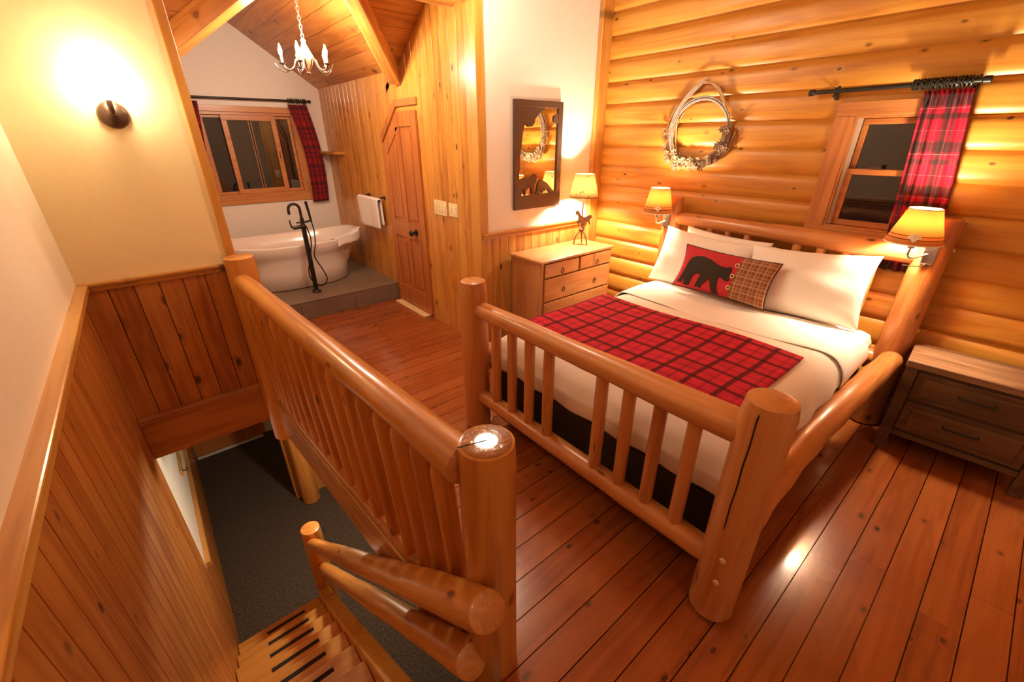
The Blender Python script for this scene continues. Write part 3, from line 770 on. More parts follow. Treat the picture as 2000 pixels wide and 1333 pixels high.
# ------------------------------------------------------------------ curtains, rods
def rod(name, label, p0, p1, rings, brk, wall_dir, group='black curtain rods'):
    t = thing(name, label, 'curtain rod', p0, group=group)
    p0, p1 = V(p0), V(p1); dr = (p1 - p0).normalized()
    bm = bmesh.new(); tube(bm, [p0, p1], .0125, 14); obj('pole', bm, M_ROD, t, smooth=True)
    for p, s in ((p0, -1), (p1, 1)):
        bm = bmesh.new(); tube(bm, [p - dr * .002 * s, p + dr * .004 * s, p + dr * .03 * s, p + dr * .034 * s], [.013, .018, .018, .013], 14); obj('finial', bm, M_ROD, t, smooth=True)
    for q in brk:
        c = p0 + (p1 - p0) * q; wd = V(wall_dir)
        bm = bmesh.new(); tube(bm, [c + V((0, 0, .02)), c + V((0, 0, -.018)), c + wd * .02 + V((0, 0, -.03)), c + wd], .007, 8); tube(bm, [c + wd * .96 + V((0, 0, .03)), c + wd * .96 + V((0, 0, -.045))], .010, 8)
        obj('bracket', bm, M_ROD, t, smooth=True)
    proto = None
    for q in rings:
        c = p0 + (p1 - p0) * q
        M = Mx.Translation(c) @ Mx.Rotation(random.uniform(-.25, .25), 4, 'Z') @ (Mx.Rotation(pi / 2, 4, 'Y') if abs(dr.x) > .5 else Mx.Rotation(pi / 2, 4, 'X'))
        if proto is None:
            bm = bmesh.new(); tube(bm, [(.024 * cos(a), .024 * sin(a) , 0) for a in [2 * pi * i / 20 for i in range(20)]], .0048, 6, closed=True)
            proto = obj('ring', bm, M_ROD, t, M, smooth=True)
        else: copy_part(proto, t, M)
    return t
def curtain(name, label, top0, top1, bot0, bot1, n, amp, nrm, mat, bulge=0, seed=0, group=None):
    """top0->top1 along rod, bot0->bot1 at hem; pleats along nrm"""
    top0, top1, bot0, bot1, nrm = V(top0), V(top1), V(bot0), V(bot1), V(nrm)
    rg = random.Random(seed); ph = [rg.uniform(-.6, .6) for _ in range(12)]
    Lw = (bot1 - bot0).length * 1.9; Lh = (bot0 - top0).length
    bm = bmesh.new()
    def fn(u, v):
        a = top0.lerp(top1, u); b = bot0.lerp(bot1, u); p = a.lerp(b, v)
        p += (bot1 - bot0).normalized() * bulge * sin(pi * v)
        w = sin(u * n * 2 * pi + ph[0] + .8 * sin(v * 2.2 + ph[1])) + .35 * sin(u * n * 4.3 + 1.3 + v * 2)
        if v < .06: w = sin(u * n * 2 * pi * 2) * .7
        return p + nrm * (amp * w * (.6 + .5 * v))
    grid(bm, fn, n * 16, 36, lambda u, v: (u * Lw, v * Lh))
    return tag(obj(name, bm, mat, smooth=True, sharp=180, solid=.003), label, 'curtain', group)
XR = XL - .085
rod('curtain_rod', 'black curtain rod above the bedside window', (XR, 1.147, 2.013), (XR, .395, 2.02), [.64 + .018 * i for i in range(18)], (.145, .97), (.052, 0, 0))
curtain('plaid_curtain', 'bright red tartan curtain beside the log wall window', (XR, .61, 1.985), (XR, .41, 1.985), (XL - .046, .535, 1.0), (XL - .046, .28, 1.0), 5, .0145, (1, 0, 0), M_CURT, seed=3)
YR1 = YW - .07
rod('curtain_rod', 'black curtain rod above the bathtub window', (.50, YR1, 2.175), (1.93, YR1, 2.18), [.84 + .017 * i for i in range(9)] + [.02 + .02 * i for i in range(7)], (.06, .975), (0, .06, 0))
curtain('dark_plaid_curtain', 'dark red plaid curtain right of the bathtub window', (1.685, YR1, 2.14), (1.905, YR1, 2.14), (1.765, YR1, 1.0), (1.97, YR1, 1.0), 4, .015, (0, -1, 0), M_CURTB, bulge=.05, seed=5, group='dark plaid curtains at the bathtub window')
curtain('dark_plaid_curtain', 'sliver of dark red plaid curtain left of the bathtub window', (.52, YR1, 2.14), (.765, YR1, 2.14), (.50, YR1, 1.0), (.66, YR1, 1.0), 4, .015, (0, -1, 0), M_CURTB, seed=9, group='dark plaid curtains at the bathtub window')

# ------------------------------------------------------------------ log wall window
w2 = thing('window_2', 'double hung wood window in the log wall', 'window', (XL, (WY0 + WY1) / 2, WZ0)); w2['kind'] = 'structure'
xo, cs = XL - .045, .105
bm = bmesh.new(); box(bm, xo, XL + .02, WY0 - cs, WY1 + cs, WZ1, WZ1 + .08); box(bm, xo - .01, XL + .02, WY0 - cs, WY1 + cs, WZ0 - .07, WZ0); obj('casing', bm, M_FIRY, w2, bev=.003)
bm = bmesh.new(); box(bm, xo, XL + .02, WY1, WY1 + cs, WZ0, WZ1); box(bm, xo, XL + .02, WY0 - cs, WY0, WZ0, WZ1); obj('casing', bm, M_FIRZ, w2, bev=.003)
bm = bmesh.new(); box(bm, XL - .04, XL + .10, WY1 - .012, WY1 - .001, WZ0 + .001, WZ1 - .001); box(bm, XL - .04, XL + .10, WY0 + .001, WY0 + .012, WZ0 + .001, WZ1 - .001); box(bm, XL - .04, XL + .10, WY0 + .012, WY1 - .012, WZ1 - .012, WZ1 - .001); box(bm, XL - .04, XL + .10, WY0 + .012, WY1 - .012, WZ0 + .001, WZ0 + .012); obj('jamb', bm, M_FIRZ, w2)
bm = bmesh.new(); box(bm, XL - .012, XL + .03, WY1 - .03, WY1 - .012, WZ0 + .012, WZ1 - .012); obj('side_track', bm, M_FOAM, w2)
def sash_y(y0, y1, x, z0, z1, fwid):
    bm = bmesh.new(); fd = .03
    box(bm, x, x + fd, y0, y1, z1 - fwid, z1); box(bm, x, x + fd, y0, y1, z0, z0 + fwid); box(bm, x, x + fd, y0, y0 + fwid, z0 + fwid, z1 - fwid); box(bm, x, x + fd, y1 - fwid, y1, z0 + fwid, z1 - fwid)
    s = obj('sash', bm, M_FIRY, w2, bev=.003)
    obj('pane', bx(x + .013, x + .017, y0 + fwid - .003, y1 - fwid + .003, z0 + fwid - .003, z1 - fwid + .003), M_GLASS, s)
sash_y(WY0 + .014, WY1 - .030, XL + .04, 1.545, WZ1 - .014, .032)
sash_y(WY0 + .014, WY1 - .030, XL + .005, WZ0 + .014, 1.575, .034)
bm = bmesh.new(); box(bm, XL - .005, XL + .012, .70, .76, 1.576, 1.588); tube(bm, [(XL, .73, 1.59), (XL - .012, .70, 1.595)], .005, 8); obj('sash_lock', bm, M_BRONZE, w2)

# ------------------------------------------------------------------ railing around the stair opening
rl = thing('stair_railing', 'thick peeled-log railing guarding the stair opening', 'railing', (.45, 2.0, 0))
BPx, BPy = .545, .765
bm_big = log('newel_post', (BPx, BPy, -.6), (BPx, BPy, 1.0), .088, .083, rl, rough=.012, rnd=.012)
M_SAWN = simple('varnished_end_grain', (.30, .115, .035), .22, noise=.25, nscale=30, coat=1.0, coat_rough=.10, bstr=.35, bdist=.012)
bm = bmesh.new(); lathe(bm, [(.066, .9985), (.072, 1.0005), (.068, 1.0018), (.03, 1.0024), (.002, 1.0025)], (BPx, BPy, 0), 40); obj('sawn_top', bm, M_SAWN, rl, smooth=True)
bm = bmesh.new()   # radial crack on the sawn top
poly_prism(bm, [(BPx - .078, BPy + .026, 1.0008), (BPx - .0, BPy - .002, 1.0026), (BPx - .078, BPy + .0225, 1.0008)], (0, 0, .0018))
obj('crack', bm, M_DARKHOLE, rl)
log('newel_post', (.375, 3.19, -.33), (.375, 3.19, 1.075), .092, .088, rl, rough=.012)
RZ0, RZ1 = .945, .925
ra, rb = V((.50, .80, .915)), V((.352, 3.16, .925))
log('top_rail', ra, rb, .066, .052, rl, rough=.05, bend=0)
log('bottom_rail', (rail_x(.78) + .045, .80, .045), (rail_x(3.12) + .045, 3.12, .045), .05, .046, rl, rough=.04)
sps = [3.05, 2.95, 2.82, 2.68, 2.53, 2.38, 2.22, 2.06, 1.90, 1.75, 1.60, 1.45, 1.31, 1.18, 1.05, .93]
protos = []
for i, y in enumerate(sps):
    t_ = (y - .80) / (3.16 - .80)
    xt = ra.x + (rb.x - ra.x) * t_
    p0, p1 = V((rail_x(y) + .035, y, .05)), V((xt - .012, y, .905))
    if i < 4:
        o = log('spindle', p0, p1, .035, .035, rl, rough=.012, cone1=.085, nr=30, seg=14); protos.append(o)
    else:
        q = protos[i % 4]; copy_part(q, rl, axis_M(p0, p1, i * 1.7))
# floor-edge fascia of the opening
bm = bmesh.new()
e0, e1 = .80, 3.24
poly_prism(bm, [(rail_x(e0) - .012, e0, -.235), (rail_x(e1) - .012, e1, -.235), (rail_x(e1) - .012, e1, .02), (rail_x(e0) - .012, e0, .02)], (.03, 0, 0))
struct(obj('trim_17', bm, M_TRIMY, bev=.004), 'pine fascia board below the railing spindles', 'fascia')

# ------------------------------------------------------------------ stairs
st = thing('staircase', 'steep open pine staircase descending to the dark carpet', 'staircase', (-.08, 1.8, ZC))
SX0, SX1 = XC + .004, .238
strip0 = None
for k in range(1, 11):
    yn = 3.04 - .25 * (10 - k); z = -.2 * k
    bm = bx(SX0, SX1, yn - .275, yn, z - .04, z)
    tr = obj('tread', bm, M_STAIR, st, bev=.006)
    bm = bx(-.20, .10, yn - .075, yn - .048, z + .0004, z + .002)
    obj('grip_strip', bm, M_STRIP, tr)
    bm = bx(SX0, SX1, yn - .272, yn - .252, z + .001, z + .16)
    obj('riser', bm, M_STAIR, st)
def stringer(x0, x1, name):
    bm = bmesh.new(); up = .075; dn = .30
    ya, yb = .58, 3.06
    zt_ = lambda y: -2.0 + (3.04 - y) * .8
    pts = [(x0, ya, min(-.0, zt_(ya) + up)), (x0, yb, zt_(yb) + up), (x0, yb, ZC + .001), (x0, yb - .12, ZC + .001), (x0, ya, zt_(ya) - dn)]
    poly_prism(bm, pts, (x1 - x0, 0, 0)); return obj(name, bm, M_STRING, st, bev=.012)
stringer(.240, .33, 'stringer')
hr = thing('stair_handrail', 'two-log handrail with a short newel post beside the steps', 'handrail', (.31, 2.98, ZC))
log('newel_post', (.325, 3.07, ZC), (.325, 3.07, -1.22), .082, .078, hr, rough=.02)
log('top_rail', (.30, 3.02, -1.345), (.435, .63, .53), .045, .064, hr, rough=.06)
log('lower_rail', (.335, 3.0, -1.66), (.435, .74, .12), .05, .06, hr, rough=.06)

# ------------------------------------------------------------------ bed
bed = thing('log_bed', 'peeled-log queen bed with slatted headboard and footboard', 'bed', (2.37, 1.14, 0))
FXp, HXp = 1.345, 3.40
log('foot_post', (FXp, .335, 0), (FXp, .335, 1.02), .086, .082, bed, M_BEDLOG, rough=.02, rnd=.030)
log('foot_post', (FXp, 1.965, 0), (FXp, 1.965, 1.02), .085, .080, bed, M_BEDLOG, rough=.02, rnd=.030)
log('head_post', (HXp, .305, 0), (HXp, .305, 1.35), .085, .078, bed, M_BEDLOG, rough=.02, rnd=.018)
log('head_post', (HXp, 1.955, 0), (HXp, 1.955, 1.32), .082, .075, bed, M_BEDLOG, rough=.02, rnd=.018)
log('footboard_top_rail', (FXp, 1.93, .85), (FXp, .37, .865), .048, .060, bed, M_BEDLOG, rough=.06)
log('footboard_bottom_rail', (FXp, 1.95, .255), (FXp, .37, .265), .046, .054, bed, M_BEDLOG, rough=.04)
log('headboard_top_rail', (HXp, 1.93, 1.155), (HXp, .33, 1.14), .050, .062, bed, M_BEDLOG, rough=.05)
log('headboard_bottom_rail', (HXp, 1.93, .45), (HXp, .33, .45), .05, .055, bed, M_BEDLOG)
pr = None
for ys in ((1.755, 1.61, 1.465, 1.32, .985, .84, .695, .55), ):
    for i, y in enumerate(ys):
        for x, z0_, z1_, nm in ((FXp, .27, .85, 'footboard_spindle'), (HXp, .46, 1.14, 'headboard_spindle')):
            o = log(nm, (x, y, z0_), (x, y, z1_), .030 if nm[0] == 'f' else .031, .029, bed, M_BEDLOG, rough=.04, nr=12, seg=14)
bm = bmesh.new(); path = smooth_curve([(1.40, .345, .455), (1.75, .352, .46), (2.15, .348, .465), (2.55, .325, .48), (2.95, .298, .50), (3.30, .272, .515)], 9); nn = len(path)
rr = [.080 - .020 * i / (nn - 1) + .003 * sin(i * .9) for i in range(nn)]; rr[0] -= .015; rr[-1] -= .022; rr[-2] -= .006
tube(bm, path, rr, 22); obj('side_rail', bm, M_BEDLOGX, bed, smooth=True, sharp=60)
log('side_rail', (1.40, 1.975, .48), (3.36, 1.975, .48), .085, .070, bed, M_BEDLOG, rough=.04)
bm = bmesh.new(); cr = []
for i in range(15):
    z = 1.012 - .52 * i / 14; dd = V((-1.0, .03 + .012 * sin(i * 1.3) + .004 * i, 0)).normalized(); p = V((FXp, .335, z)) + dd * (.0835 - (.02 if i == 0 else 0)); sd = V((-dd.y, dd.x, 0)) * .0022 * (1 if 0 < i < 14 else .3)
    cr.append((bm.verts.new(p - sd), bm.verts.new(p + sd)))
for (p, q), (r, t) in zip(cr, cr[1:]): bm.faces.new((p, q, t, r))
obj('crack', bm, M_DARKHOLE, bed, solid=.004, soff=0)
for y in (.30,):
    for dz in (.36, .24):
        bm = bmesh.new(); lathe(bm, [(.011, 0), (.012, .004), (.008, .008)], (FXp - .083 , .315 , dz), 12, M=Mx.Rotation(-pi / 2, 4, 'Y')); obj('bolt_cap', bm, M_BUTTON, bed, smooth=True)

for dz in (1.18, .69):
    bm = bmesh.new(); lathe(bm, [(.011, 0), (.012, .004), (.008, .009)], (HXp + .01, .305 - .077, dz), 12, M=Mx.Rotation(pi / 2, 4, 'X')); obj('bolt_cap', bm, M_BUTTON, bed, smooth=True)
# box base with the dark skirt
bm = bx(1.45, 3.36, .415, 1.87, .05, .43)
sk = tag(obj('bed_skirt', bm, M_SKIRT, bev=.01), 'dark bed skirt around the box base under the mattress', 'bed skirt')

MX0, MX1, MY0, MY1, MZ = 1.435, 3.345, .385, 1.895, .665
def soft_top(x, y, pad=0.0):
    """height of the made bed at x, y (rounded shoulders)"""
    e = .12
    def sh(t): return 1 - (1 - min(1, max(0, t) / e)) ** 2.6
    dx = min(x - MX0, MX1 - x); dy = min(y - MY0, MY1 - y)
    k = min(sh(dx + .02), sh(dy + .02))
    return MZ - .10 + .10 * k + pad + .006 * sin(x * 5 + y * 3) * k
# mattress
bm = bmesh.new(); box(bm, MX0, MX1, MY0 + .01, MY1 - .01, .435, MZ - .02)
tag(obj('mattress', bm, M_PILLOW, bev=.06), 'white sheeted mattress on the log bed', 'mattress')
# duvet: sheet over the top with hanging sides
def drape(x0, x1, yA, yB, zlow, pad, foot_drop=True, wob=.006, zside=.50):
    bm = bmesh.new()
    # cross-section along y (far side up and over), along x with foot drop
    ys = [(yB + .008, zside), (yB + .012, zside + .015), (yB + .012, MZ - .14), (yB - .005, MZ - .075), (yB - .045, MZ - .03), (yB - .11, MZ)]
    n = 26
    sec = ys + [(yB - .11 - (yB - yA - .22) * i / n, MZ) for i in range(1, n)] + [(2 * 0 + yA + (yB - p[0]), p[1]) for p in ys[::-1]]
    xs = []
    if foot_drop: xs = [(x0 - .012, zlow - 0), (x0 - .016, zlow + .1), (x0 - .01, MZ - .14), (x0 + .01, MZ - .07), (x0 + .05, MZ - .025), (x0 + .12, MZ)]
    m = 30
    a0 = x0 + (.12 if foot_drop else 0)
    xs += [(a0 + (x1 - a0) * i / m, MZ) for i in range(0 if not foot_drop else 1, m + 1)]
    rows = []
    for x, zx in xs:
        row = []
        for y, zy in sec:
            z = min(zx, zy)
            if zx < MZ and zy < MZ: # round corner
                z = min(zx, zy) if True else 0
            yy = y
            if foot_drop and x < x0 + .1: # pull corners in a little
                yy = yA + .5 * (yB - yA) + (y - (yA + .5 * (yB - yA))) * (1 - .012 * (x0 + .1 - x) / .1)
            up = z > MZ - .05
            wv = wob * (sin(x * 7.3 + y * 2.1) * .5 + sin(x * 3.1 - y * 5.7) * .5)
            hang = 0 if up else .012 * sin((x if zy < zx else y) * 21 + 1) * min(1, (MZ - z) / .2)
            px, py = x, yy
            if not up:
                if zy <= zx: py += hang * (1 if y > 1.1 else -1) * .8
                else: px -= hang * .8
            row.append(bm.verts.new((px, py, z + pad + (wv if up else 0))))
        rows.append(row)
    for A, B in zip(rows, rows[1:]):
        for k in range(len(A) - 1):
            try: bm.faces.new((A[k], A[k + 1], B[k + 1], B[k]))
            except ValueError: pass
    return bm
bm = drape(MX0 - .01, 3.02, MY0 - .005, MY1 + .005, .43, .028, True)
tag(obj('duvet', bm, M_LINEN, smooth=True, sharp=180, solid=.02, soff=-1, sub=1), 'cream white duvet tucked over the bed', 'duvet')
# turned-down fold
bm = bmesh.new()
_ya, _yb = MY0 - .005, MY1 + .005
_side = [(.011, .50), (.015, .52), (.015, MZ - .13), (.004, MZ - .07), (-.040, MZ - .022), (-.075, MZ - .006), (-.12, MZ)]
_sec = [(_yb + a, z) for a, z in _side] + [(_yb - .12 - (_yb - _ya - .24) * i / 24, MZ) for i in range(1, 24)] + [(_ya - a, z) for a, z in _side[::-1]]
def fold(u, v):
    i = min(len(_sec) - 1, int(round(u * (len(_sec) - 1)))); y, z = _sec[i]
    x = 2.60 + .03 * sin(y * 4 + .4) + (3.06 - 2.60) * v - (.05 * max(0, MZ - z) / .2) * (1 - v)
    return (x, y, z + .033 + .008 * sin(pi * v) + .003 * sin(y * 14 + v * 3))
grid(bm, fold, len(_sec) - 1, 14)
tag(obj('turned_down_sheet', bm, M_PILLOW, smooth=True, sharp=180, solid=.008, soff=0, sub=1), 'white sheet folded back over the duvet by the pillows', 'sheet')
# red runner
bm = bmesh.new()
def run(u, v):
    x = 1.655 + u * .80 + .01 * sin(v * 6); y = .535 + v * 1.38
    y += .015 * (u - .5) * 0
    z = MZ + .036 + .005 * sin(x * 9 + 1) * sin(y * 6) + .006 * (.5 * sin(x * 7.3 + y * 2.1) + .5 * sin(x * 3.1 - y * 5.7))
    if v > .93: z -= .10 * ((v - .93) / .07) ** 2 * .35
    return (x, y, z)
grid(bm, run, 40, 60, lambda u, v: (u * .80 + .03, v * 1.38 + .05))
tag(obj('bed_runner', bm, M_RUNNER, smooth=True, sharp=180, solid=.008, soff=1), 'red and black plaid wool runner across the bed', 'bed runner')

# pillows
def pil(w, h, t, seed, nu=34, nv=26, uvs=None):
    rg = random.Random(seed); ph = [rg.uniform(0, 6) for _ in range(6)]
    def surf(u, v, side):   # u,v -1..1
        x = w / 2 * u * (1 - .075 * (1 - v * v) * u * u); y = h / 2 * v * (1 - .085 * (1 - u * u) * v * v)
        e = max(0, (1 - u * u)) * max(0, (1 - v * v))
        z = side * t / 2 * e ** .42
        z += side * .006 * sin(u * 4 + ph[0] + v * 2) * e + side * .003 * sin(v * 9 + ph[1] + u * 2) * e ** .5
        return V((x, y, z))
    return surf
def pillow_mesh(surf, nu=36, nv=28, uvw=None, mats=None):
    bm = bmesh.new(); L_ = bm.loops.layers.uv.verify(); G = {}
    def cl(i, n): 
        t = -1 + 2 * i / n
        return math.copysign(1 - (1 - abs(t)) ** 1.35, t)
    for side in (1, -1):
        for i in range(nu + 1):
            for j in range(nv + 1):
                if side == -1 and (i in (0, nu) or j in (0, nv)): G[(i, j, -1)] = G[(i, j, 1)]; continue
                G[(i, j, side)] = bm.verts.new(surf(cl(i, nu), cl(j, nv), side))
    for side in (1, -1):
        for i in range(nu):
            for j in range(nv):
                q = [(i, j), (i + 1, j), (i + 1, j + 1), (i, j + 1)]
                if side == -1: q = q[::-1]
                f = bm.faces.new([G[(a, b, side)] for a, b in q])
                for lp, (a, b) in zip(f.loops, q): lp[L_].uv = (cl(a, nu) * (uvw or 1), cl(b, nv) * (uvw or 1))
    return bm
def stand(c, lean, rz=0, spin=0):
    """pillow standing: local x -> -Y (to the right seen from the foot), local y -> up, front (+z) -> -X"""
    B = Mx(((0, 0, -1, 0), (-1, 0, 0, 0), (0, 1, 0, 0), (0, 0, 0, 1)))
    return Mx.Translation(V(c)) @ Mx.Rotation(rz, 4, 'Z') @ Mx.Rotation(lean, 4, 'Y') @ B @ Mx.Rotation(spin, 4, 'Z')
def place_pillow(label, c, lean, w, h, t, seed, rz=0, spin=0):
    return tag(obj('bed_pillow', pillow_mesh(pil(w, h, t, seed)), M_PILLOW, None, stand(c, lean, rz, spin), smooth=True, sharp=180), label, 'pillow', 'white pillows against the headboard')
place_pillow('white pillow at the far side, tucked against the headboard behind another', (3.272, 1.45, .90), .30, .66, .42, .14, 1, 0, -.05)
place_pillow('white pillow at the near side, mostly hidden behind the big one', (3.272, .86, .875), .30, .64, .40, .14, 2)
place_pillow('white pillow leaning behind the bear cushion', (3.145, 1.53, .885), .34, .72, .44, .17, 3, .02, -.07)
place_pillow('big white front pillow under the larger bedside lamp', (3.14, .825, .895), .34, .72, .45, .18, 4, -.02, .075)
# bear cushion
bear = thing('bear_cushion', 'small red oblong cushion with a dark bear and a brown check end', 'cushion', (2.985, 1.27, .72))
CM = stand((2.985, 1.265, .885), .36, .02, -.03)
cw, chh, ct = .66, .31, .13
cs_ = pil(cw, chh, ct, 8)
body = obj('cushion_body', pillow_mesh(cs_, uvw=.3), M_REDF, bear, CM, smooth=True, sharp=180)
def patch(name, f_in, u0, u1, v0, v1, mat, eps, nu=60, nv=40, parent=None, uvm=None):
    bm = bmesh.new(); G = {}; L_ = bm.loops.layers.uv.verify()
    def P(i, j): 
        u = u0 + (u1 - u0) * i / nu; v = v0 + (v1 - v0) * j / nv
        if (i, j) not in G:
            p = cs_(max(-.999, min(.999, u)), max(-.999, min(.999, v)), 1); p.z += eps; G[(i, j)] = bm.verts.new(p)
        return G[(i, j)]
    for i in range(nu):
        for j in range(nv):
            uc = u0 + (u1 - u0) * (i + .5) / nu; vc = v0 + (v1 - v0) * (j + .5) / nv
            if f_in(uc, vc):
                q = [(i, j), (i + 1, j), (i + 1, j + 1), (i, j + 1)]
                f = bm.faces.new([P(*a) for a in q])
                for lp, (a, b) in zip(f.loops, q): lp[L_].uv = ((u0 + (u1 - u0) * a / nu) * cw / 2, (v0 + (v1 - v0) * b / nv) * chh / 2)
    return obj(name, bm, mat, parent or bear, CM, smooth=True, sharp=180, solid=.003, soff=0)
patch('check_flap', lambda u, v: True, .30, .995, -.985, .985, M_BPLAID, .003, 30, 30)
# bear silhouette (traced in cushion units: x 0..1 from left seam, y 0..1 up), walking to the right
bp = [(.045, .10), (.10, .10), (.115, .22), (.135, .13), (.135, .06), (.20, .06), (.205, .20), (.225, .36), (.285, .40), (.305, .36), (.285, .20), (.27, .08), (.34, .07), (.345, .17), (.385, .26), (.415, .36), (.43, .28), (.45, .14), (.475, .02), (.545, .02), (.535, .08), (.515, .12), (.505, .30), (.505, .42), (.53, .43), (.565, .385), (.60, .375), (.615, .42), (.605, .52), (.605, .60), (.595, .68), (.575, .70), (.555, .665), (.52, .665), (.475, .665), (.43, .70), (.36, .76), (.27, .80), (.20, .785), (.13, .71), (.095, .58), (.085, .42), (.07, .27)]
def inside(u, v):
    x, y = (u + 1) / 2, (v + 1) / 2; c = False; n = len(bp); j = n - 1
    for i in range(n):
        xi, yi = bp[i]; xj, yj = bp[j]
        if (yi > y) != (yj > y) and x < (xj - xi) * (y - yi) / (yj - yi) + xi: c = not c
        j = i
    return c
patch('bear_patch', inside, -.95, .30, -.97, .65, M_BEAR, .004, 150, 90)
for i, vv in enumerate((.52, .02, -.50)):
    p = CM @ (cs_(.27 - .0 * i, vv, 1) + V((0, 0, .008)))
    Mb = Mx.Translation(p) @ CM.to_3x3().to_4x4()
    bm = bmesh.new(); tube(bm, [(.012 * cos(a), .012 * sin(a), 0) for a in [2 * pi * k / 20 for k in range(20)]], .004, 8, closed=True)
    obj('button', bm, M_BUTTON, bear, Mb, smooth=True)
bm = bmesh.new(); ring = []
for k in range(100):
    t = k / 100 * 4; s = int(t); q = -1 + 2 * (t - s)
    u, v = [(q, -1), (1, q), (-q, 1), (-1, -q)][s]
    ring.append(cs_(u, v, 1))
tube(bm, ring, .005, 8, closed=True); obj('piping', bm, M_PIPING, bear, CM, smooth=True)

# ------------------------------------------------------------------ lamps on the head posts
def light(name, loc, power, color, radius=.03):
    l = bpy.data.lights.new(name, 'POINT'); l.energy = power; l.color = color; l.shadow_soft_size = radius
    o = bpy.data.objects.new(name, l); COL.objects.link(o); o.location = loc; return o
WARM = (1.0, .86, .63)
WARM2 = (1.0, .87, .67)
def post_lamp(label, c, rb_, rt_, z0, z1, py, power):
    t = thing('bedside_lamp', label, 'lamp', (c[0], c[1], z0 - .12), group='lamps on the headboard posts')
    cx, cy = c
    bm = bmesh.new(); lathe(bm, [(rb_, z0), (rt_, z1)], (cx, cy, 0), 40, cap0=False, cap1=False)
    sh = obj('lamp_shade', bm, M_SHADE, t, smooth=True, sharp=180, solid=.002)
    for zz in (.02, .98, .17, .27):
        rr = rb_ + (rt_ - rb_) * zz; z = z0 + (z1 - z0) * zz
        bm = bmesh.new(); tube(bm, [(cx + (rr + .0015) * cos(a), cy + (rr + .0015) * sin(a), z) for a in [2 * pi * k / 40 for k in range(40)]], .0018 if zz > .1 and zz < .9 else .003, 6, closed=True)
        obj('shade_band', bm, M_PIPING if .1 < zz < .9 else M_SHADEX, sh, smooth=True)
    # woven star motif on the side facing the bed foot
    a0 = math.atan2(-cy - 0, -cx)
    bm = bmesh.new()
    zc = z0 + (z1 - z0) * .24; rr = rb_ + (rt_ - rb_) * .24 + .003
    def sq(da, dz, s):
        for_ = []
        for ux, uz in ((-s, 0), (0, -s), (s, 0), (0, s)):
            a = a0 + (da + ux) / rr; zz = zc + dz + uz; r = rr - (dz + uz) * (rb_ - rt_) / (z1 - z0)
            for_.append(bm.verts.new((cx + r * cos(a), cy + r * sin(a), zz)))
        bm.faces.new(for_)
    s = .0085 * rb_ / .12
    for da, dz in ((0, 1.6), (0, -1.6), (1.6, 0), (-1.6, 0), (.8, .8), (-.8, .8), (.8, -.8), (-.8, -.8), (2.4, .0), (-2.4, .0)): sq(da * s * 1.05, dz * s * 1.05, s)
    obj('star_motif', bm, M_SHADEX, sh, solid=.001)
    bm = bmesh.new(); tube(bm, [(cx, cy, z0 - .03), (cx, cy, z0 + .07)], .017, 16); obj('socket', bm, M_CHROME, t, smooth=True)
    bm = bmesh.new(); tube(bm, smooth_curve([(cx, cy, z0 - .03), (cx - .0, cy, z0 - .075), (cx + .03, cy + (py - cy) * .3, z0 - .085), (HXp - .085, py, z0 - .06)]), .006, 10); obj('arm', bm, M_CHROME, t, smooth=True)
    bm = bx(HXp - .098, HXp - .074, py - .03, py + .03, z0 - .12, z0 + .02); obj('backplate', bm, M_CHROME, t, bev=.006)
    bm = bmesh.new(); tube(bm, smooth_curve([(HXp - .09, py, z0 - .11), (HXp - .10, py + .02, z0 - .135), (HXp - .06, py + .10, z0 - .15)]), .003, 6); obj('cord', bm, M_ROD, t, smooth=True)
    light('bedside_bulb', (cx, cy, z0 + (z1 - z0) * .66), power, WARM, .05)
post_lamp('tapered parchment lamp on the far headboard post', (3.24, 2.005), .118, .072, 1.20, 1.395, 1.955, 26)
post_lamp('larger tapered parchment lamp on the near headboard post', (3.23, .385), .128, .070, 1.225, 1.41, .305, 26)

# ------------------------------------------------------------------ nightstand
nsd = thing('nightstand', 'dark rustic two-drawer nightstand beside the bed', 'nightstand', (3.122, .187, 0), radians(3.5))
NW, ND, NH = .64, .335, .605
MN = W[nsd]
def np_(name, b, mat, bev=.003, par=None): return obj(name, bx(*b), mat, par or nsd, MN, bev=bev)
np_('top', (-.012, ND, -NW - .006, .006, NH - .04, NH), M_NIGHTT, .005)
for (x, y) in ((0, -.055), (0, -NW), (ND - .06, -.055), (ND - .06, -NW)): np_('leg', (x, x + .05, y, y + .055, 0, NH - .041), M_NIGHT)
np_('body', (.016, ND - .02, -NW + .02, -.02, .135, NH - .042), M_NIGHT)
np_('apron', (.004, .03, -NW + .056, -.056, .115, .15), M_NIGHT)
for z0_, z1_ in ((.375, .545), (.165, .355)):
    dr = np_('drawer', (-.001, .03, -NW + .062, -.062, z0_, z1_), M_NIGHT)
    np_('drawer_panel', (-.006, .0, -NW + .10, -.10, z0_ + .03, z1_ - .03), M_NIGHT, .002, dr)
    bm = bmesh.new(); zc = (z0_ + z1_) / 2 + .01
    tube(bm, [(-.004, -NW / 2 - .07, zc), (-.026, -NW / 2 - .07, zc), (-.026, -NW / 2 + .07, zc), (-.004, -NW / 2 + .07, zc)], .006, 8)
    obj('handle', bm, M_BLACK, dr, MN, smooth=True)

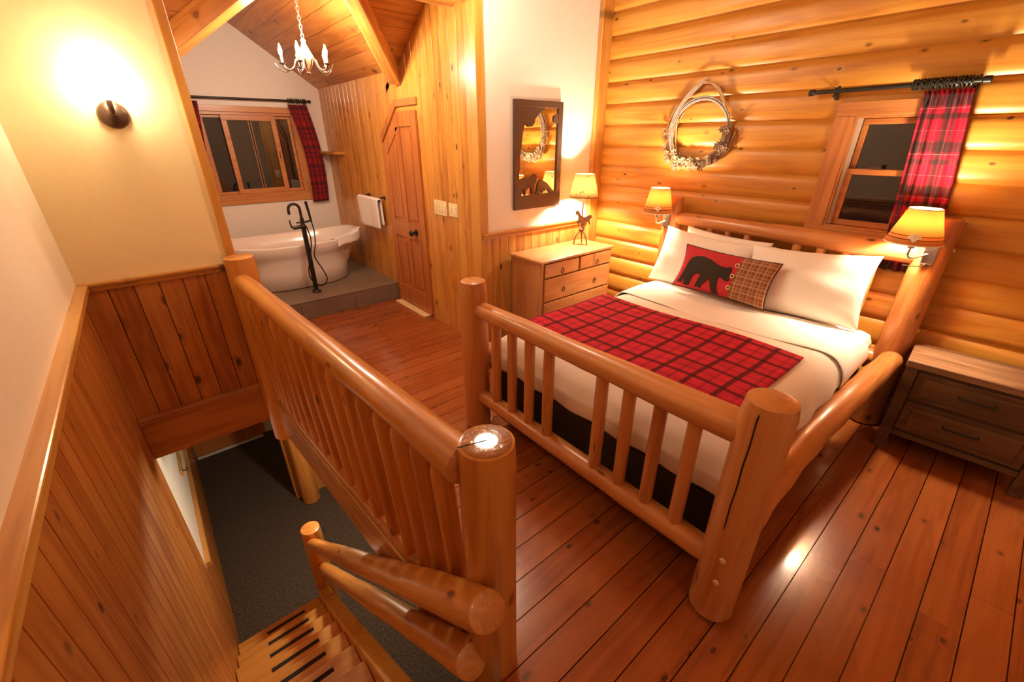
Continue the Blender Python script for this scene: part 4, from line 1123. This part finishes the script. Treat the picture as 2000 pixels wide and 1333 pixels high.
# ------------------------------------------------------------------ dresser
DX0, DX1, DY0, DY1, DH = 2.39, 3.30, 2.475, 2.872, .84
ds = thing('dresser', 'pale pine dresser with ring pulls below the mirror', 'dresser', ((DX0 + DX1) / 2, (DY0 + DY1) / 2, 0))
obj('top', bx(DX0 - .02, DX1 + .02, DY0 - .02, DY1, DH - .022, DH), M_DRESS, ds, bev=.005)
obj('side_panel', bx(DX0, DX0 + .022, DY0, DY1, 0, DH - .023), M_DRESSZ, ds, bev=.002)
obj('side_panel', bx(DX1 - .022, DX1, DY0, DY1, 0, DH - .023), M_DRESSZ, ds, bev=.002)
obj('body', bx(DX0 + .023, DX1 - .023, DY0 + .02, DY1 - .01, .05, DH - .024), M_DRESS, ds)
xm = (DX0 + DX1) / 2
pull = None
def pull_at(par, x, z):
    global pull
    M = Mx.Translation(V((x, DY0 - .012, z)))
    if pull is None:
        bm = bmesh.new(); tube(bm, [(.017 * cos(a), -.004, .020 * sin(a) - .012) for a in [2 * pi * k / 18 for k in range(18)]], .0035, 8, closed=True); lathe(bm, [(.006, 0), (.006, .012)], (0, 0, .008), 10, M=Mx.Rotation(pi / 2, 4, 'X'))
        pull = obj('ring_pull', bm, M_IRON, par, M, smooth=True)
    else: copy_part(pull, par, M)
for x0, x1, z0_, z1_, px in ((DX0 + .03, xm - .012, .69, .805, (.5,)), (xm + .012, DX1 - .03, .69, .805, (.55,)), (DX0 + .03, DX1 - .03, .475, .675, (.27, .76)), (DX0 + .03, DX1 - .03, .255, .46, (.27, .76)), (DX0 + .03, DX1 - .03, .06, .24, (.27, .76))):
    dr = obj('drawer', bx(x0, x1, DY0 - .012, DY0 + .019, z0_, z1_), M_DRESS, ds, bev=.005)
    for q in px: pull_at(dr, x0 + (x1 - x0) * q, (z0_ + z1_) / 2 - .01)

# table lamp with an iron horse
lx, ly = 3.11, 2.70
tl = thing('table_lamp', 'rusty iron horse lamp with a speckled shade on the dresser', 'lamp', (lx, ly, DH))
bm = bmesh.new(); lathe(bm, [(.13, 1.275), (.085, 1.47)], (lx, ly, 0), 36, cap0=False, cap1=False); sh = obj('lamp_shade', bm, M_SHADE2, tl, smooth=True, sharp=180, solid=.002)
bm = bmesh.new(); tube(bm, [(lx + .131 * cos(a), ly + .131 * sin(a), 1.275) for a in [2 * pi * k / 40 for k in range(40)]], .003, 6, closed=True); obj('shade_band', bm, M_IRON, sh, smooth=True)
bm = bmesh.new(); tube(bm, [(lx, ly, .93), (lx, ly, 1.33)], .007, 10); obj('stem', bm, M_IRON, tl, smooth=True)
for k in range(3):
    a = .6 + k * 2 * pi / 3; c, s = cos(a), sin(a)
    bm = bmesh.new(); tube(bm, smooth_curve([(lx, ly, .965), (lx + .03 * c, ly + .03 * s, .95), (lx + .06 * c, ly + .06 * s, .905), (lx + .07 * c, ly + .07 * s, DH + .004)]), .006, 8); obj('leg', bm, M_IRON, tl, smooth=True)
# rearing horse silhouette plate facing the room
hs = [(-.075, .165), (-.06, .185), (-.035, .165), (-.02, .135), (.0, .12), (.03, .115), (.05, .13), (.085, .14), (.10, .11), (.08, .10), (.075, .08), (.085, .05), (.075, .045), (.055, .075), (.035, .065), (.025, .03), (.03, .0), (.015, .0), (.005, .05), (-.02, .06), (-.04, .045), (-.055, .06), (-.06, .075), (-.045, .09), (-.045, .12), (-.055, .14), (-.075, .14)]
ux = V((.80, -.60, 0))
bm = bmesh.new(); poly_prism(bm, [(lx + ux.x * a * .9 - .006, ly + ux.y * a * .9 - .008, .985 + b * .95) for a, b in hs], (-.0048, -.0064, 0))
obj('horse_figure', bm, M_IRON, tl)
bm = bmesh.new()
for px, pz in ((.0, .15), (.015, .10)): pass
lathe(bm, [(.004, 0), (.022, .01), (.026, .03), (.012, .05)], (lx, ly, .955), 14); obj('boss', bm, M_IRON, tl, smooth=True)
light('table_lamp_bulb', (lx, ly, 1.36), 24, WARM2, .03)

# ------------------------------------------------------------------ framed mirror with cut-out silhouettes
mr = thing('wall_mirror', 'tall mirror framed by dark cut-out tree and animal silhouettes', 'mirror', (2.715, YM, 1.195))
mx0, mx1, mz0, mz1, yf = 2.44, 2.985, 1.195, 2.036, YM - .03
bm = bmesh.new(); b_ = .035
box(bm, mx0, mx1, yf, YM - .001, mz1 - .05, mz1); box(bm, mx0, mx1, yf, YM - .001, mz0, mz0 + .115)
box(bm, mx0, mx0 + .05, yf, YM - .001, mz0 + .115, mz1 - .05); box(bm, mx1 - .055, mx1, yf, YM - .001, mz0 + .115, mz1 - .05)
obj('frame', bm, M_FRAME, mr, bev=.003)
obj('mirror_glass', bx(mx0 + .045, mx1 - .05, yf + .014, YM - .002, mz0 + .11, mz1 - .045), M_MIRROR, mr)
def sil(name, pts):
    bm = bmesh.new(); poly_prism(bm, [(mx0 + x * (mx1 - mx0), yf + .004, mz0 + z * (mz1 - mz0)) for x, z in pts], (0, .006, 0)); obj(name, bm, M_FRAME, mr)
sil('tree_cutout', [(.08, .96), (.64, .96), (.60, .925), (.52, .905), (.47, .875), (.41, .84), (.40, .80), (.35, .775), (.27, .77), (.22, .80), (.19, .775), (.17, .73), (.15, .66), (.13, .58), (.11, .50), (.11, .38), (.08, .36)])
sil('moon_cutout', [(.90 + .10 * cos(a), .845 + .045 * sin(a)) for a in [2 * pi * k / 20 for k in range(20)]])
sil('animal_cutout', [(.08, .12), (.08, .29), (.16, .30), (.24, .315), (.33, .30), (.41, .34), (.455, .335), (.46, .27), (.42, .235), (.40, .20), (.395, .14), (.36, .14), (.345, .20), (.30, .21), (.24, .18), (.235, .14), (.20, .14), (.185, .2), (.155, .2), (.14, .13)])
sil('plant_cutout', [(.46, .13), (.50, .25), (.56, .285), (.62, .265), (.70, .24), (.80, .18), (.86, .15), (.90, .16), (.90, .13), (.78, .13), (.70, .19), (.66, .16), (.62, .20), (.60, .14), (.56, .20), (.54, .13)])

# ------------------------------------------------------------------ wreath
wr = thing('dried_wreath', 'rope and dried flower wreath hung on the log wall', 'wreath', (XL - .04, 1.91, 1.55))
xw, yc, zc = XL - .05, 1.905, 1.795
def wp(a, r, dx=0): return (xw + dx, yc + r * cos(a), zc + r * sin(a))     # angle from +Y (left in view), up
for i in range(4):
    bm = bmesh.new(); tube(bm, [wp(2 * pi * k / 48, .225 + .007 * i, -.008 * (i % 2)) for k in range(48)], .0055, 8, closed=True); obj('rope_coil', bm, M_ROPE, wr, smooth=True)
rg = random.Random(4)
for i in range(12):
    a0 = pi * .95 + rg.uniform(-.1, .2); a1 = 2 * pi + .55 + rg.uniform(-.2, .25); r0 = .225 + rg.uniform(-.012, .045)
    pts = []
    for k in range(18):
        t = k / 17; a = a0 + (a1 - a0) * t
        pts.append(wp(a, r0 + .018 * sin(t * 7 + i) + .012 * sin(t * 13 + 2 * i), rg.uniform(-.012, .012)))
    bm = bmesh.new(); tube(bm, pts, .0045, 6); obj('vine', bm, M_VINE if i % 3 else M_STRAW, wr, smooth=True)
for i in range(5):
    o = .012 * (i - 2)
    pts = smooth_curve([wp(pi * .0 + .18 + o, .262), (xw - .01, yc + .20 + o * .4, zc + .17), (xw - .012, yc + .10 + o * .6, zc + .285 + o * .3), (xw - .012, yc + .005 + o * .3, zc + .36 + .012 * (i % 2))])
    bm = bmesh.new(); tube(bm, pts, .0045, 6); obj('lariat_strand', bm, M_STRAW if i % 2 else M_ROPE, wr, smooth=True)
for i in range(3):
    o = .01 * (i - 1)
    pts = smooth_curve([(xw - .012, yc + .03, zc + .345 + o), (xw - .014, yc - .07 + o, zc + .32), (xw - .012, yc - .15 + o, zc + .23), wp(pi * .94, .235 + o)])
    bm = bmesh.new(); tube(bm, pts, .0045, 6); obj('lariat_strand', bm, M_STRAW if i % 2 else M_VINE, wr, smooth=True)
proto = None; fl = []
for k in range(26): fl.append((rg.uniform(pi * 1.12, pi * 1.62), .235 + rg.uniform(-.04, .03), rg.uniform(.6, 1.1)))
for k in range(14): fl.append((rg.uniform(pi * .95, pi * 1.15), .215 + rg.uniform(-.02, .03), rg.uniform(.5, .9)))
for k in range(16): fl.append((rg.uniform(pi * 1.62, pi * 1.80), .265 + rg.uniform(-.04, .04), rg.uniform(.6, 1.0)))
for k in range(8): fl.append((rg.uniform(pi * 1.8, pi * 2.05), .265 + rg.uniform(-.02, .03), rg.uniform(.5, .8)))
for a, r, s in fl:
    p = wp(a, r, rg.uniform(-.03, -.005))
    M = Mx.Translation(V(p)) @ Mx.Rotation(rg.uniform(0, 6.28), 4, 'X') @ Mx.Rotation(rg.uniform(-.9, .9), 4, 'Z') @ Mx.Scale(s * 1.45, 4)
    if proto is None:
        bm = bmesh.new()
        for q in range(7):
            aa = 2 * pi * q / 7; c, s_ = cos(aa), sin(aa)
            v = [bm.verts.new((0, .003 * c, .003 * s_)), bm.verts.new((-.006, .016 * cos(aa - .35), .016 * sin(aa - .35))), bm.verts.new((-.010, .025 * c, .025 * s_)), bm.verts.new((-.006, .016 * cos(aa + .35), .016 * sin(aa + .35)))]
            bm.faces.new(v)
        bmesh.ops.create_icosphere(bm, subdivisions=1, radius=.006)
        proto = obj('dried_flower', bm, M_FLOWER, wr, M, solid=.002)
    else: copy_part(proto, wr, M)

# ------------------------------------------------------------------ sconce
scn = thing('wall_sconce', 'round bronze uplight sconce glowing on the stairwell end wall', 'sconce', (.01, YS, 1.87))
sx, sz = .012, 1.872
bm = bmesh.new(); lathe(bm, [(.066, 0), (.066, .008), (.060, .018), (.045, .026), (.02, .032), (.012, .036)], (sx, YS - .001, sz), 32, M=Mx.Rotation(pi / 2, 4, 'X') @ Mx.Scale(1.0, 4)); obj('backplate', bm, M_BRONZE, scn, smooth=True)
bm = bmesh.new(); tube(bm, smooth_curve([(sx, YS - .03, sz), (sx, YS - .075, sz + .005), (sx, YS - .09, sz + .03), (sx, YS - .09, sz + .07)]), .013, 12); obj('arm', bm, M_BRONZE, scn, smooth=True)
bm = bmesh.new(); lathe(bm, [(.016, 0), (.03, .012), (.042, .05), (.052, .10), (.060, .13)], (sx, YS - .09, sz + .065), 28, cap1=False); obj('glass_shade', bm, M_GLOBE, scn, smooth=True, solid=.003)

# ------------------------------------------------------------------ chandelier
cx, cy = 1.22, 3.82
cd = thing('candle_chandelier', 'small chandelier with lit candle bulbs hanging above the bathtub area', 'chandelier', (cx, cy, 2.2))
bm = bmesh.new(); lathe(bm, [(.014, 2.41), (.018, 2.40), (.014, 2.385), (.055, 2.295), (.05, 2.285)], (cx, cy, 0), 20); obj('hub', bm, M_ANTLER, cd, smooth=True)
bm = bmesh.new(); lathe(bm, [(.048, 2.286), (.035, 2.25), (.012, 2.215), (.012, 2.205), (.016, 2.198), (.008, 2.188)], (cx, cy, 0), 20); obj('finial', bm, M_IRON, cd, smooth=True)
z = 2.415; k = 0; link = None
while z < 2.90:
    M = Mx.Translation(V((cx, cy, z + .015))) @ Mx.Rotation((k % 2) * pi / 2, 4, 'Z')
    if link is None:
        bm = bmesh.new(); tube(bm, [(.009 * cos(a), 0, .017 * sin(a)) for a in [2 * pi * i / 14 for i in range(14)]], .0028, 6, closed=True); link = obj('chain_link', bm, M_ANTLER, cd, M, smooth=True)
    else: copy_part(link, cd, M)
    z += .0265; k += 1
bm = bmesh.new(); lathe(bm, [(.05, 0), (.045, -.015), (.015, -.03)], (cx, cy, 2.925), 20); obj('canopy', bm, M_IRON, cd, smooth=True)
for k in range(5):
    a = .35 + 2 * pi * k / 5; c, s = cos(a), sin(a); R_ = .165
    P = lambda r, z: (cx + r * c, cy + r * s, z)
    bm = bmesh.new(); tube(bm, smooth_curve([P(.035, 2.30), P(.07, 2.28), P(.09, 2.235), P(.12, 2.215), P(.15, 2.222), P(R_, 2.25)]), .0065, 10)
    tube(bm, smooth_curve([P(.12, 2.215), P(.155, 2.20), P(R_ + .035, 2.225), P(R_ + .05, 2.25)]), [.006, .006] + [.004] * 17 if False else .004, 8); obj('arm', bm, M_BRONZE, cd, smooth=True)
    bm = bmesh.new(); lathe(bm, [(.006, 2.244), (.022, 2.25), (.024, 2.256), (.010, 2.258)], P(R_, 0), 16); obj('drip_cup', bm, M_BRONZE, cd, smooth=True)
    bm = bmesh.new(); lathe(bm, [(.009, 2.257), (.009, 2.30)], P(R_, 0), 14); cn = obj('candle', bm, M_CANDLE, cd, smooth=True)
    bm = bmesh.new(); lathe(bm, [(.006, 2.301), (.012, 2.315), (.0135, 2.33), (.008, 2.352), (.0015, 2.372)], P(R_, 0), 14); obj('bulb', bm, M_BULB, cn, smooth=True)

# ------------------------------------------------------------------ lights outside the view: bedroom ceiling lamp, lamp below, added stair and rear fills
light('bedroom_ceiling_lamp', (1.72, 2.42, 2.70), 20, WARM, .16)
light('bedroom_rear_fill', (1.5, -1.3, 2.4), 1, WARM, .10)  # unseen fill light added for overall warmth, no lamp stands here
light('stairwell_fill', (.30, -1.5, 2.6), 4.5, WARM, .08)  # unseen fill added behind the camera to brighten the sconce wall evenly
light('lower_hall_lamp', (.80, 3.2, -.42), 19, WARM, .05)

wd = bpy.data.worlds.new('night'); sc.world = wd; wd.use_nodes = True
wd.node_tree.nodes['Background'].inputs[0].default_value = (.0016, .0014, .0012, 1); wd.node_tree.nodes['Background'].inputs[1].default_value = 1
vs = sc.view_settings; vs.view_transform = 'Standard'; vs.look = 'None'; vs.gamma = 1; vs.use_curve_mapping = False
vs.exposure = 1.45
